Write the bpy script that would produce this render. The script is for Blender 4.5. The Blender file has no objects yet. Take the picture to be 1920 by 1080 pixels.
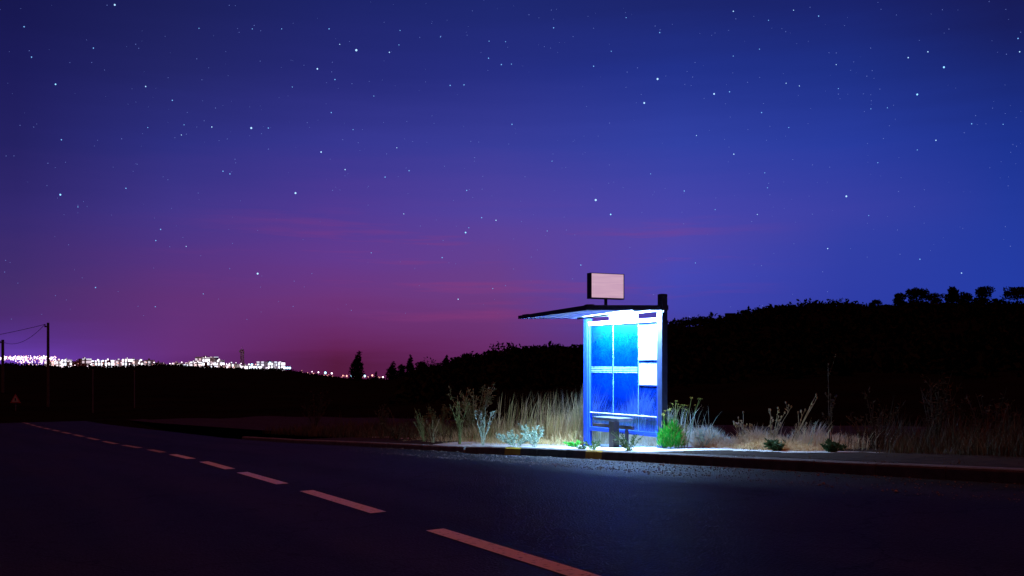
import bpy, math, random
from mathutils import Vector
R = math.radians
random.seed(7)
scene = bpy.context.scene
COL = scene.collection
F = 1867.0            # focal length in photograph pixels (35 mm on a 36 mm frame)
CZ = 1.6              # camera height

# ---------------------------------------------------------------- helpers
class MB:
    def __init__(self): self.v = []; self.f = []
    def add(self, vs, fs):
        o = len(self.v); self.v += [tuple(v) for v in vs]; self.f += [tuple(i + o for i in f) for f in fs]
    def hexa(self, p):      # 8 points: bottom 4 then top 4, counter-clockwise
        self.add(p, [(3,2,1,0),(4,5,6,7),(0,1,5,4),(1,2,6,5),(2,3,7,6),(3,0,4,7)])
    def box(self, x0,x1,y0,y1,z0,z1):
        self.hexa([(x0,y0,z0),(x1,y0,z0),(x1,y1,z0),(x0,y1,z0),(x0,y0,z1),(x1,y0,z1),(x1,y1,z1),(x0,y1,z1)])
    def tube(self, pts, r0, r1, n=5, cap=True):
        pts = [Vector(p) for p in pts]; rings = []
        for i, p in enumerate(pts):
            a = pts[max(i-1,0)]; b = pts[min(i+1,len(pts)-1)]
            t = (b-a); t = t.normalized() if t.length > 1e-9 else Vector((0,0,1))
            u = t.cross(Vector((0.13,0.97,0.21)))
            if u.length < 1e-3: u = t.cross(Vector((1,0,0)))
            u.normalize(); w = t.cross(u); r = r0 + (r1-r0)*i/max(1,len(pts)-1)
            rings.append([p + u*(r*math.cos(2*math.pi*k/n)) + w*(r*math.sin(2*math.pi*k/n)) for k in range(n)])
        vs = [v for rg in rings for v in rg]; fs = []
        for i in range(len(pts)-1):
            for k in range(n):
                fs.append((i*n+k, i*n+(k+1)%n, (i+1)*n+(k+1)%n, (i+1)*n+k))
        if cap:
            fs.append(tuple(range(n))[::-1]); fs.append(tuple((len(pts)-1)*n+k for k in range(n)))
        self.add(vs, fs)
    def octa(self, c, r, rz=None):
        x,y,z = c; rz = rz or r
        self.add([(x+r,y,z),(x,y+r,z),(x-r,y,z),(x,y-r,z),(x,y,z+rz),(x,y,z-rz)],
                 [(0,1,4),(1,2,4),(2,3,4),(3,0,4),(1,0,5),(2,1,5),(3,2,5),(0,3,5)])
    def ball(self, c, r, rz=None, nu=8, nv=6):
        x,y,z = c; rz = rz or r; vs=[(x,y,z+rz)]; fs=[]
        for i in range(1,nv):
            t=math.pi*i/nv
            for k in range(nu):
                p=2*math.pi*k/nu; vs.append((x+r*math.sin(t)*math.cos(p), y+r*math.sin(t)*math.sin(p), z+rz*math.cos(t)))
        vs.append((x,y,z-rz)); L=len(vs)-1
        for k in range(nu): fs.append((0,1+k,1+(k+1)%nu))
        for i in range(nv-2):
            for k in range(nu):
                a=1+i*nu+k; b=1+i*nu+(k+1)%nu; fs.append((a,a+nu,b+nu,b))
        b0=1+(nv-2)*nu
        for k in range(nu): fs.append((b0+k,L,b0+(k+1)%nu))
        self.add(vs,fs)
    def leaf(self, c, d, w, l, rnd=random):
        # a bent leaf: two quads along direction d
        d = Vector(d).normalized(); s = d.cross(Vector((rnd.uniform(-1,1),rnd.uniform(-1,1),rnd.uniform(-1,1))))
        if s.length < 1e-3: s = d.cross(Vector((1,0,0.3)))
        s.normalize(); n = d.cross(s); c = Vector(c)
        m = c + d*l*.5 + n*l*.12; e = c + d*l
        self.add([c, m+s*w*.5, e, m-s*w*.5], [(0,1,2),(0,2,3)])
    def build(self, name, mat, parent=None, org=None, smooth=False):
        me = bpy.data.meshes.new(name)
        o_ = Vector(org) if org is not None else Vector((0,0,0))
        me.from_pydata([(v[0]-o_.x, v[1]-o_.y, v[2]-o_.z) for v in self.v], [], self.f)
        if mat: me.materials.append(mat)
        if smooth: me.polygons.foreach_set('use_smooth', [True]*len(me.polygons))
        me.update()
        ob = bpy.data.objects.new(name, me); COL.objects.link(ob)
        if parent is not None: ob.parent = parent
        return ob

def tag(o, label=None, cat=None, group=None, kind=None):
    if label: o['label'] = label
    if cat: o['category'] = cat
    if group: o['group'] = group
    if kind: o['kind'] = kind
    return o
def thing(name, loc, label, cat, group=None):
    o = bpy.data.objects.new(name, None); o.empty_display_size = .2; COL.objects.link(o); o.location = loc
    return tag(o, label, cat, group)
def lerp(a,b,t): return a+(b-a)*t
def table(tb, x):
    if x <= tb[0][0]: return tb[0][1]
    for (x0,y0),(x1,y1) in zip(tb, tb[1:]):
        if x <= x1: return lerp(y0,y1,(x-x0)/(x1-x0))
    return tb[-1][1]
def smooth(a,b,x):
    t = min(1,max(0,(x-a)/(b-a))); return t*t*(3-2*t)

# ---------------------------------------------------------------- materials
def lin(c): return tuple(((x/255)/12.92 if x/255 <= .04045 else ((x/255+.055)/1.055)**2.4) for x in c)
def nodes(name):
    m = bpy.data.materials.new(name); m.use_nodes = True; nt = m.node_tree
    return m, nt, nt.nodes, nt.links, nt.nodes['Principled BSDF']
def noise_mat(name, c1, c2, scale=8, rough=.8, bump=0, bscale=None, metal=0, detail=6, spec=.5, coord='Object'):
    m, nt, N, L, b = nodes(name)
    tc = N.new('ShaderNodeTexCoord'); nz = N.new('ShaderNodeTexNoise'); nz.inputs['Scale'].default_value = scale; nz.inputs['Detail'].default_value = detail
    L.new(tc.outputs[coord], nz.inputs['Vector'])
    cr = N.new('ShaderNodeValToRGB'); cr.color_ramp.elements[0].position=.3; cr.color_ramp.elements[1].position=.7
    cr.color_ramp.elements[0].color = (*c1,1); cr.color_ramp.elements[1].color = (*c2,1)
    L.new(nz.outputs['Fac'], cr.inputs[0]); L.new(cr.outputs[0], b.inputs['Base Color'])
    b.inputs['Roughness'].default_value = rough; b.inputs['Metallic'].default_value = metal
    b.inputs['Specular IOR Level'].default_value = spec
    if bump:
        n2 = N.new('ShaderNodeTexNoise'); n2.inputs['Scale'].default_value = bscale or scale*4; n2.inputs['Detail'].default_value = 8
        L.new(tc.outputs[coord], n2.inputs['Vector'])
        bp = N.new('ShaderNodeBump'); bp.inputs['Strength'].default_value = bump; bp.inputs['Distance'].default_value = .02
        L.new(n2.outputs['Fac'], bp.inputs['Height']); L.new(bp.outputs[0], b.inputs['Normal'])
    return m
def leaf_mat(name, cols, transl=.25, rough=.7, spec=.12):
    m, nt, N, L, b = nodes(name)
    g = N.new('ShaderNodeNewGeometry'); cr = N.new('ShaderNodeValToRGB')
    els = cr.color_ramp.elements
    els[0].color = (*cols[0],1); els[1].color = (*cols[-1],1)
    for i, c in enumerate(cols[1:-1]):
        e = els.new((i+1)/(len(cols)-1)); e.color = (*c,1)
    L.new(g.outputs['Random Per Island'], cr.inputs[0]); L.new(cr.outputs[0], b.inputs['Base Color'])
    b.inputs['Roughness'].default_value = rough; b.inputs['Specular IOR Level'].default_value = spec
    tr = N.new('ShaderNodeBsdfTranslucent'); L.new(cr.outputs[0], tr.inputs[0])
    mx = N.new('ShaderNodeMixShader'); mx.inputs[0].default_value = transl
    L.new(b.outputs[0], mx.inputs[1]); L.new(tr.outputs[0], mx.inputs[2]); L.new(mx.outputs[0], N['Material Output'].inputs[0])
    return m
def emit_mat(name, col, strength, sampling='AUTO'):
    m, nt, N, L, b = nodes(name)
    b.inputs['Base Color'].default_value = (*[min(.8,c) for c in col],1)
    b.inputs['Emission Color'].default_value = (*col,1); b.inputs['Emission Strength'].default_value = strength
    m.cycles.emission_sampling = sampling
    return m

M = {}
# asphalt: grainy aggregate, wheel polish and patches
def asphalt():
    m, nt, N, L, b = nodes('asphalt')
    tc = N.new('ShaderNodeTexCoord')
    n1 = N.new('ShaderNodeTexNoise'); n1.inputs['Scale'].default_value=.45; n1.inputs['Detail'].default_value=6; n1.inputs['Roughness'].default_value=.6
    n2 = N.new('ShaderNodeTexNoise'); n2.inputs['Scale'].default_value=45; n2.inputs['Detail'].default_value=4
    vo = N.new('ShaderNodeTexVoronoi'); vo.inputs['Scale'].default_value=38
    for n in (n1,n2,vo): L.new(tc.outputs['Object'], n.inputs['Vector'])
    r1 = N.new('ShaderNodeValToRGB'); r1.color_ramp.elements[0].position=.32; r1.color_ramp.elements[1].position=.68
    r1.color_ramp.elements[0].color=(.013,.014,.017,1); r1.color_ramp.elements[1].color=(.027,.029,.034,1)
    L.new(n1.outputs['Fac'], r1.inputs[0])
    r2 = N.new('ShaderNodeValToRGB'); r2.color_ramp.elements[0].position=.35; r2.color_ramp.elements[1].position=.7
    r2.color_ramp.elements[0].color=(.55,.55,.55,1); r2.color_ramp.elements[1].color=(1.35,1.35,1.35,1)
    L.new(n2.outputs['Fac'], r2.inputs[0])
    mx = N.new('ShaderNodeMix'); mx.data_type='RGBA'; mx.blend_type='MULTIPLY'; mx.inputs[0].default_value=1
    L.new(r1.outputs[0], mx.inputs[6]); L.new(r2.outputs[0], mx.inputs[7])
    # wheel tracks along the road and cracks
    ma=N.new('ShaderNodeMapping'); ma.inputs['Rotation'].default_value=(0,0,-R(120.7)); mb_=N.new('ShaderNodeMapping'); mb_.inputs['Scale'].default_value=(.05,1.1,1)
    L.new(tc.outputs['Object'],ma.inputs[0]); L.new(ma.outputs[0],mb_.inputs[0])
    n3=N.new('ShaderNodeTexNoise'); n3.inputs['Scale'].default_value=1.0; n3.inputs['Detail'].default_value=5; L.new(mb_.outputs[0],n3.inputs['Vector'])
    r3=N.new('ShaderNodeMapRange'); r3.inputs[1].default_value=.35; r3.inputs[2].default_value=.65; r3.inputs[3].default_value=.65; r3.inputs[4].default_value=1.3; L.new(n3.outputs['Fac'],r3.inputs[0])
    v2=N.new('ShaderNodeTexVoronoi'); v2.feature='DISTANCE_TO_EDGE'; v2.inputs['Scale'].default_value=.55; v2.inputs['Randomness'].default_value=1
    wv=N.new('ShaderNodeVectorMath'); wv.operation='ADD'; n4=N.new('ShaderNodeTexNoise'); n4.inputs['Scale'].default_value=1.7; n4.inputs['Detail'].default_value=6
    L.new(tc.outputs['Object'],n4.inputs['Vector']); L.new(tc.outputs['Object'],wv.inputs[0]); L.new(n4.outputs['Color'],wv.inputs[1]); L.new(wv.outputs[0],v2.inputs['Vector'])
    r4=N.new('ShaderNodeMapRange'); r4.inputs[1].default_value=.004; r4.inputs[2].default_value=.014; r4.inputs[3].default_value=.35; r4.inputs[4].default_value=1.0; L.new(v2.outputs['Distance'],r4.inputs[0])
    mm=N.new('ShaderNodeMath'); mm.operation='MULTIPLY'; L.new(r3.outputs[0],mm.inputs[0]); L.new(r4.outputs[0],mm.inputs[1])
    mx2=N.new('ShaderNodeMix'); mx2.data_type='RGBA'; mx2.blend_type='MULTIPLY'; mx2.inputs[0].default_value=1
    L.new(mx.outputs[2],mx2.inputs[6]); L.new(mm.outputs[0],mx2.inputs[7]); L.new(mx2.outputs[2], b.inputs['Base Color'])
    rr = N.new('ShaderNodeMapRange'); rr.inputs[3].default_value=.50; rr.inputs[4].default_value=.70; b.inputs['Specular IOR Level'].default_value=.05
    L.new(n1.outputs['Fac'], rr.inputs[0]); L.new(rr.outputs[0], b.inputs['Roughness'])
    ad = N.new('ShaderNodeMath'); ad.operation='ADD'; L.new(vo.outputs['Distance'], ad.inputs[0]); L.new(n2.outputs['Fac'], ad.inputs[1])
    bp = N.new('ShaderNodeBump'); bp.inputs['Strength'].default_value=.75; bp.inputs['Distance'].default_value=.014
    L.new(ad.outputs[0], bp.inputs['Height']); L.new(bp.outputs[0], b.inputs['Normal'])
    return m
M['asphalt'] = asphalt()
def line_paint():
    m, nt, N, L, b = nodes('road_paint')
    tc = N.new('ShaderNodeTexCoord'); n = N.new('ShaderNodeTexNoise'); n.inputs['Scale'].default_value=22; n.inputs['Detail'].default_value=8
    L.new(tc.outputs['Object'], n.inputs['Vector'])
    r = N.new('ShaderNodeValToRGB'); r.color_ramp.elements[0].position=.30; r.color_ramp.elements[1].position=.44
    r.color_ramp.elements[0].color=(.25,.25,.25,1); r.color_ramp.elements[1].color=(.68,.68,.63,1)
    L.new(n.outputs['Fac'], r.inputs[0]); L.new(r.outputs[0], b.inputs['Base Color']); b.inputs['Roughness'].default_value=.8
    return m
M['paint_line'] = line_paint()
M['paint_dim'] = noise_mat('dimmed_road_paint', (.16,.16,.16), (.48,.47,.44), 16, .85, spec=.05)  # same line paint darkened: fading light on the far dashes put into the colour
M['concrete'] = noise_mat('concrete_paving', (.40,.39,.38), (.56,.55,.53), 5, .85, .5, 60)
M['kerb_light'] = noise_mat('kerb_concrete', (.10,.095,.09), (.20,.19,.18), 6, .85, .4, 50)
M['kerb_dark'] = noise_mat('kerb_weathered', (.07,.055,.045), (.13,.105,.09), 6, .85, .4, 50)
M['yellow'] = noise_mat('yellow_paint', (.45,.27,.02), (.62,.40,.03), 12, .7)
M['soil_and_dim'] = noise_mat('dirt', (.02,.014,.011), (.05,.036,.028), 4, .95, .8, 25, spec=.05)  # real dirt at the right; also paints the dim left pavement darker
M['verge'] = noise_mat('verge_earth', (.018,.013,.010), (.045,.033,.025), 4, .95, .8, 25, spec=.05)
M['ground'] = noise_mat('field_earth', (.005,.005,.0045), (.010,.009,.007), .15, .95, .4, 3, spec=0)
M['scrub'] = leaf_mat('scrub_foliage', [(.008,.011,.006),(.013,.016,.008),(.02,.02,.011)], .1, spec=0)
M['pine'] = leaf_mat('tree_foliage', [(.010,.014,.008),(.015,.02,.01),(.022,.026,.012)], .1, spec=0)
M['bark'] = noise_mat('bark', (.06,.045,.03), (.12,.09,.065), 6, .9, .5)
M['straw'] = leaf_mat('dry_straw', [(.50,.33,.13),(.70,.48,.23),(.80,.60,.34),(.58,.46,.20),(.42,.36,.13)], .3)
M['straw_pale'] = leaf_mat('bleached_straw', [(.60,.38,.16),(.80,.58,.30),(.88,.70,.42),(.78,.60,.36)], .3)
M['straw_red_dim'] = leaf_mat('brown_grass_dimmed', [(.06,.03,.015),(.11,.055,.025),(.15,.085,.04),(.08,.05,.02)], .25)  # brown grass, with the fall-off of the lamp light put into the colour
M['olive'] = leaf_mat('olive_leaf', [(.16,.17,.05),(.24,.23,.08),(.32,.28,.12)], .25)
M['silver'] = leaf_mat('silver_leaf', [(.28,.40,.28),(.38,.50,.36),(.50,.58,.44)], .25)
M['green'] = leaf_mat('fresh_green', [(.02,.32,.05),(.03,.46,.06),(.08,.46,.05),(.14,.40,.05)], .3)
M['darkgreen'] = leaf_mat('dark_leaf', [(.03,.07,.025),(.05,.11,.04),(.09,.14,.05)], .2)
M['umbel'] = leaf_mat('yellow_umbel', [(.34,.34,.05),(.45,.42,.10)], .2)
M['stem'] = leaf_mat('dry_stem', [(.30,.20,.09),(.42,.32,.15),(.5,.42,.24)], .05)
M['stem_green'] = leaf_mat('green_stem', [(.16,.20,.06),(.26,.28,.10)], .05)
M['stem_dark'] = leaf_mat('dark_stem', [(.06,.035,.02),(.10,.06,.03)], .05)
M['stem_silver'] = leaf_mat('silver_stem', [(.36,.42,.28),(.46,.50,.36)], .05)
M['seed'] = leaf_mat('seed_head', [(.36,.24,.14),(.5,.38,.26)], .1)
M['blue_metal'] = noise_mat('blue_painted_steel', (.012,.055,.52), (.02,.075,.58), 14, .38, .06, 90)
M['navy_metal'] = noise_mat('dark_blue_steel', (.018,.034,.11), (.028,.05,.14), 10, .45, .06, 60)
M['white_metal'] = noise_mat('white_enamel', (.70,.72,.74), (.82,.83,.84), 9, .45, .05, 40)
M['wood'] = noise_mat('brown_bench_paint', (.030,.018,.020), (.05,.032,.032), 12, .5, .2, 60)
M['stripe'] = noise_mat('pale_stripe_film', (.20,.40,.46), (.28,.50,.55), 9, .5)
M['soffit'] = noise_mat('grey_white_soffit', (.62,.64,.66), (.76,.77,.78), 5, .6, .05, 30)
M['seat'] = noise_mat('grey_seat_paint', (.08,.09,.13), (.13,.14,.19), 8, .5, .05, 40)
M['paper'] = noise_mat('notice_paper', (.42,.42,.41), (.5,.5,.49), 3, .6)
M['black_metal'] = noise_mat('dark_frame', (.02,.022,.035), (.035,.04,.06), 10, .5)
M['pole'] = noise_mat('weathered_pole', (.05,.042,.036), (.10,.085,.07), 5, .9, .4)
M['cable'] = noise_mat('cable_rubber', (.015,.015,.017), (.03,.03,.032), 5, .6)
M['grey_post'] = noise_mat('galvanised_post', (.13,.13,.14), (.18,.18,.19), 7, .5)
M['stone'] = noise_mat('gravel_stone', (.10,.085,.075), (.30,.26,.23), 9, .9)
M['sign_red'] = noise_mat('red_sign_border', (.40,.05,.05), (.46,.06,.06), 6, .5)
M['sign_white'] = noise_mat('white_sign_face', (.45,.45,.45), (.55,.55,.55), 6, .5)
M['house_wall'] = noise_mat('dark_house_wall', (.02,.018,.017), (.035,.03,.028), .5, .9, spec=0)
M['facade'] = noise_mat('rendered_wall', (.30,.25,.22), (.42,.36,.32), .2, .9)

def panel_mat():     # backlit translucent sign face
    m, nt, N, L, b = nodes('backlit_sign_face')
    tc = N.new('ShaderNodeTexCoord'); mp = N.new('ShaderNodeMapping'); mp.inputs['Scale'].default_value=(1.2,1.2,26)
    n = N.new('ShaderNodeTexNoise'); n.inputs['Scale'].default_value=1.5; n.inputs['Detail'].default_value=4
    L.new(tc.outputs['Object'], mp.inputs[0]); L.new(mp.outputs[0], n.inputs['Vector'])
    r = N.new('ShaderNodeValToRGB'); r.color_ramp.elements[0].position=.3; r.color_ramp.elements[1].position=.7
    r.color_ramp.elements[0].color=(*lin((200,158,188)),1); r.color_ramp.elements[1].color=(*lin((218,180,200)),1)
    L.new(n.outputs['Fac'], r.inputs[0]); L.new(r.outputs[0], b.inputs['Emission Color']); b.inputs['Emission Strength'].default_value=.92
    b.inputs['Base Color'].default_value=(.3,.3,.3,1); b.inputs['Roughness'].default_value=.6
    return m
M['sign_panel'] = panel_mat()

def glass_mat():     # dirty tinted shelter glazing: a film of grime scatters the lamp light, the rest shows through
    m, nt, N, L, b = nodes('grimy_blue_glass')
    out = N['Material Output']
    tc = N.new('ShaderNodeTexCoord')
    n = N.new('ShaderNodeTexNoise'); n.inputs['Scale'].default_value=1.7; n.inputs['Detail'].default_value=9; n.inputs['Roughness'].default_value=.6
    mp = N.new('ShaderNodeMapping'); mp.inputs['Scale'].default_value=(10,10,2.5)
    n2 = N.new('ShaderNodeTexNoise'); n2.inputs['Scale'].default_value=4; n2.inputs['Detail'].default_value=7
    L.new(tc.outputs['Object'], n.inputs['Vector']); L.new(tc.outputs['Object'], mp.inputs[0]); L.new(mp.outputs[0], n2.inputs['Vector'])
    ad = N.new('ShaderNodeMath'); ad.operation='MULTIPLY'; L.new(n.outputs['Fac'], ad.inputs[0]); L.new(n2.outputs['Fac'], ad.inputs[1])
    mr = N.new('ShaderNodeMapRange'); mr.inputs[1].default_value=.12; mr.inputs[2].default_value=.40; mr.inputs[3].default_value=.05; mr.inputs[4].default_value=.30
    L.new(ad.outputs[0], mr.inputs[0])
    vo=N.new('ShaderNodeTexVoronoi'); vo.inputs['Scale'].default_value=16; L.new(tc.outputs['Object'],vo.inputs['Vector'])
    sz=N.new('ShaderNodeSeparateXYZ'); L.new(tc.outputs['Object'],sz.inputs[0])
    zr=N.new('ShaderNodeMapRange'); zr.inputs[1].default_value=-.35; zr.inputs[2].default_value=1.3; zr.inputs[3].default_value=.17; zr.inputs[4].default_value=.03; L.new(sz.outputs[2],zr.inputs[0])
    lt=N.new('ShaderNodeMath'); lt.operation='LESS_THAN'; L.new(vo.outputs['Distance'],lt.inputs[0]); L.new(zr.outputs[0],lt.inputs[1])
    cm=N.new('ShaderNodeMix'); cm.data_type='RGBA'; cm.inputs[6].default_value=(0,.080,.80,1); cm.inputs[7].default_value=(.12,.30,.80,1); L.new(lt.outputs[0],cm.inputs[0]); L.new(cm.outputs[2],b.inputs['Base Color'])
    b.inputs['Base Color'].default_value=(.0,.080,.80,1); b.inputs['Roughness'].default_value=.25
    tl = N.new('ShaderNodeBsdfTranslucent'); tl.inputs[0].default_value=(.0,.085,.85,1)
    m0 = N.new('ShaderNodeMixShader'); m0.inputs[0].default_value=.15; L.new(b.outputs[0], m0.inputs[1]); L.new(tl.outputs[0], m0.inputs[2])
    tr = N.new('ShaderNodeBsdfTransparent'); tr.inputs[0].default_value=(.55,.74,1,1)
    mx = N.new('ShaderNodeMixShader'); L.new(mr.outputs[0], mx.inputs[0]); L.new(tr.outputs[0], mx.inputs[1]); L.new(m0.outputs[0], mx.inputs[2])
    L.new(mx.outputs[0], out.inputs[0])
    return m
M['glass'] = glass_mat()
LAMPC = (.36,.62,1.0)
M['lamp'] = emit_mat('tube_lamp', LAMPC, 7200.0)

def windows_mat(name, wall, lit, strength, sx, sz, thr):
    m, nt, N, L, b = nodes(name)
    tc = N.new('ShaderNodeTexCoord'); sp = N.new('ShaderNodeSeparateXYZ'); L.new(tc.outputs['Object'], sp.inputs[0])
    def cell(sock, size, fill):
        a = N.new('ShaderNodeMath'); a.operation='DIVIDE'; L.new(sock, a.inputs[0]); a.inputs[1].default_value=size
        f = N.new('ShaderNodeMath'); f.operation='FRACT'; L.new(a.outputs[0], f.inputs[0])
        c = N.new('ShaderNodeMath'); c.operation='LESS_THAN'; L.new(f.outputs[0], c.inputs[0]); c.inputs[1].default_value=fill
        g = N.new('ShaderNodeMath'); g.operation='FLOOR'; L.new(a.outputs[0], g.inputs[0])
        return c, g
    cx,gx = cell(sp.outputs[0], sx, .6); cz,gz = cell(sp.outputs[2], sz, .7)
    cb = N.new('ShaderNodeCombineXYZ'); L.new(gx.outputs[0], cb.inputs[0]); L.new(gz.outputs[0], cb.inputs[2])
    oi = N.new('ShaderNodeObjectInfo'); L.new(oi.outputs['Random'], cb.inputs[1])
    wn = N.new('ShaderNodeTexWhiteNoise'); wn.noise_dimensions='3D'; L.new(cb.outputs[0], wn.inputs['Vector'])
    th = N.new('ShaderNodeMath'); th.operation='GREATER_THAN'; L.new(wn.outputs['Value'], th.inputs[0]); th.inputs[1].default_value=thr
    m1 = N.new('ShaderNodeMath'); m1.operation='MULTIPLY'; L.new(cx.outputs[0], m1.inputs[0]); L.new(cz.outputs[0], m1.inputs[1])
    m2 = N.new('ShaderNodeMath'); m2.operation='MULTIPLY'; L.new(m1.outputs[0], m2.inputs[0]); L.new(th.outputs[0], m2.inputs[1])
    m3 = N.new('ShaderNodeMath'); m3.operation='MULTIPLY'; L.new(m2.outputs[0], m3.inputs[0]); m3.inputs[1].default_value=strength
    b.inputs['Base Color'].default_value=(*wall,1)
    mc = N.new('ShaderNodeMix'); mc.data_type='RGBA'; mc.inputs[6].default_value=(*lit,1); mc.inputs[7].default_value=(.75,.85,1,1)
    L.new(wn.outputs['Value'], mc.inputs[0]); L.new(mc.outputs[2], b.inputs['Emission Color'])
    L.new(m3.outputs[0], b.inputs['Emission Strength']); m.cycles.emission_sampling='NONE'
    return m
M['win_warm'] = windows_mat('lit_facade_warm', (.4,.32,.27), (1,.5,.42), 1.5, 3.2, 3.0, .25)
M['win_white'] = windows_mat('lit_facade_white', (.45,.42,.42), (1,.78,.85), 2.6, 2.6, 3.4, .15)
M['win_dim'] = windows_mat('lit_facade_dim', (.35,.22,.22), (1,.34,.36), .8, 3.5, 3.0, .5)
M['win_office'] = windows_mat('lit_facade_office', (.25,.2,.26), (1,.7,.85), 1.2, 4.0, 3.2, .35)
M['town_white'] = emit_mat('street_light_white', (1,.80,.95), 3.2, 'NONE')
M['town_warm'] = emit_mat('street_light_warm', (1,.45,.38), 2.2, 'NONE')
M['town_blue'] = emit_mat('street_light_cool', (.35,.75,1), 4.0, 'NONE')
M['star'] = emit_mat('star_light', (.20,.52,1.0), 1.15, 'NONE')
M['star_blue'] = emit_mat('star_light_blue', (.25,.62,1.0), 1.7, 'NONE')
M['star_white'] = emit_mat('star_light_white', (.40,.70,1.0), 1.4, 'NONE')
M['star_faint'] = emit_mat('star_light_faint', (.20,.30,.85), .75, 'NONE')

# ---------------------------------------------------------------- local frame: s along the road (away to the left), q towards the road
C = Vector((2.767, 18.45)); D_ = Vector((-.511, .8596)); N_ = Vector((-.8596, -.511))
def XY(s,q): p = C + D_*s + N_*q; return p.x, p.y
def SQ(x,y): d = Vector((x,y))-C; return d.dot(D_), d.dot(N_)
HP = [(-60,.45),(-40,.6),(-20,.85),(-10,1.08),(0,1.58),(15,2.35),(22,2.66),(50,3.72),(75,4.5),(140,6.6)]
HC = [(-60,.7),(-40,.95),(-20,1.32),(-8.38,1.577),(-5.59,1.656),(-.96,1.80),(3.18,1.949),(6.92,2.09),(11.08,2.28),(15.46,2.5),(22,2.78),(49.5,3.73),(74.9,4.5),(140,6.5)]
QC = [(-60,10.6),(-20,8.3),(-8.38,7.6),(-5.59,7.43),(-.96,7.15),(3.18,6.9),(6.92,6.67),(11.08,6.42),(15.46,6.14),(49.5,5.9),(74.9,5.57),(140,5.0)]
QK = [(-60,1.46),(2,1.46),(4.4,1.80),(11.5,1.88),(22,2.3),(50,2.0),(75,1.75),(140,1.3)]
GUT = [(-60,.14),(4,.14),(4.6,.11),(25,.07),(60,.03)]
def hp(s): return table(HP,s)
def hgut(s): return hp(s)+table(GUT,s)
def hroad(s,q):
    qk, qc = table(QK,s), table(QC,s)
    if q <= qc:
        t = max(0,(q-qk)/(qc-qk)); return lerp(hgut(s), table(HC,s), t)
    return table(HC,s)
def P(s,q,up=0.0):
    x,y = XY(s,q); return (x,y, CZ-hp(s)+up)
def PR(s,q,up=0.0):
    x,y = XY(s,q); return (x,y, CZ-hroad(s,q)+up)
def s_from_u(u,q):
    k=(u-960)/F; bx=C.x+N_.x*q; by=C.y+N_.y*q
    return (bx-k*by)/(k*D_.y-D_.x)
def AT(u,v,Y): return ((u-960)/F*Y, Y, CZ+(680-v)/F*Y)

# ---------------------------------------------------------------- road, kerb, pavement, verge
def strip(mb, ss, qfun, hfun):
    rows=[]
    for s in ss:
        rows.append([(*XY(s,q), CZ-hfun(s,q)) for q in qfun(s)])
    n=len(rows[0]); vs=[p for r in rows for p in r]; fs=[]
    for i in range(len(rows)-1):
        for k in range(n-1):
            a=i*n+k; fs.append((a,a+1,a+n+1,a+n))
    mb.add(vs,fs)
def frange(a,b,st):
    r=[]; x=a
    while x < b-1e-6: r.append(x); x+=st
    return r+[b]
SS = frange(-50,30,.5)+frange(31,138,1.5)
mb=MB()
strip(mb, SS, lambda s:[lerp(table(QK,s)-.02,table(QC,s),k/8) for k in range(9)]+[table(QC,s)+3.9*k/4 for k in range(1,5)], hroad)
road=mb.build('road', M['asphalt'], smooth=True); tag(road, kind='structure')
road['label']='dark worn asphalt road running downhill to the left'
dashes=[(-8.6,-5.59),(-3.95,-.96),(.35,3.18),(4.2,6.92),(8.4,11.08),(12.75,15.46),(17.0,19.9),(21.3,24.2),(25.6,28.5),(29.9,32.8),(34.3,37.2),(38.6,41.5),(43,45.9),(47.3,50.2),(51.6,54.5),(56,58.9),(60.3,63.2),(64.6,67.5),(69,71.9),(-12.9,-9.95)]
for (a,b) in dashes:
    mb=MB(); w=.098
    strip(mb, [lerp(a,b,k/6) for k in range(7)], lambda s:[table(QC,s)-w, table(QC,s)+w], lambda s,q: hroad(s,q)-.005)
    mb.build('lane_dash', M['paint_line' if a<12 else 'paint_dim'], road)

def prism_strip(mb, ss, prof):     # prof(s) -> closed list of (q,h) ; makes end caps
    rows=[[(*XY(s,q), CZ-h) for q,h in prof(s)] for s in ss]; n=len(rows[0])
    vs=[p for r in rows for p in r]; fs=[]
    for i in range(len(rows)-1):
        for k in range(n):
            a=i*n+k; b=i*n+(k+1)%n; fs.append((a,b,b+n,a+n))
    fs.append(tuple(range(n))[::-1]); fs.append(tuple((len(rows)-1)*n+k for k in range(n)))
    mb.add(vs,fs)
def kerb_prof(w, rise, sink):
    def pr(s):
        q=table(QK,s); h=hp(s)
        return [(q-w,h+.2),(q-w,h-rise),(q-.03,h-rise),(q-.008,h-rise+.012),(q,h-rise+.035),(q+.01,hgut(s)+sink)]
    return pr
def kerb_run(s0,s1,step,w,rise,name,mat,label):
    mb=MB(); s=s0
    while s < s1-.05:
        e=min(s1,s+step)
        prism_strip(mb,[s+.006,lerp(s,e,.25),lerp(s,e,.5),lerp(s,e,.75),e-.006], kerb_prof(w,rise+random.uniform(-.004,.004),.05)); s=e
    o=mb.build(name,mat); tag(o,label,None,None,'structure'); return o
kd=kerb_run(-50,4.35,1.0,.2,.012,'kerb',M['kerb_dark'],'dark raised bus stop kerb with yellow paint marks')
kerb_run(4.40,20,1.0,.15,.010,'kerb',M['kerb_light'],'pale low concrete kerb left of the bus stop kerb')
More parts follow.
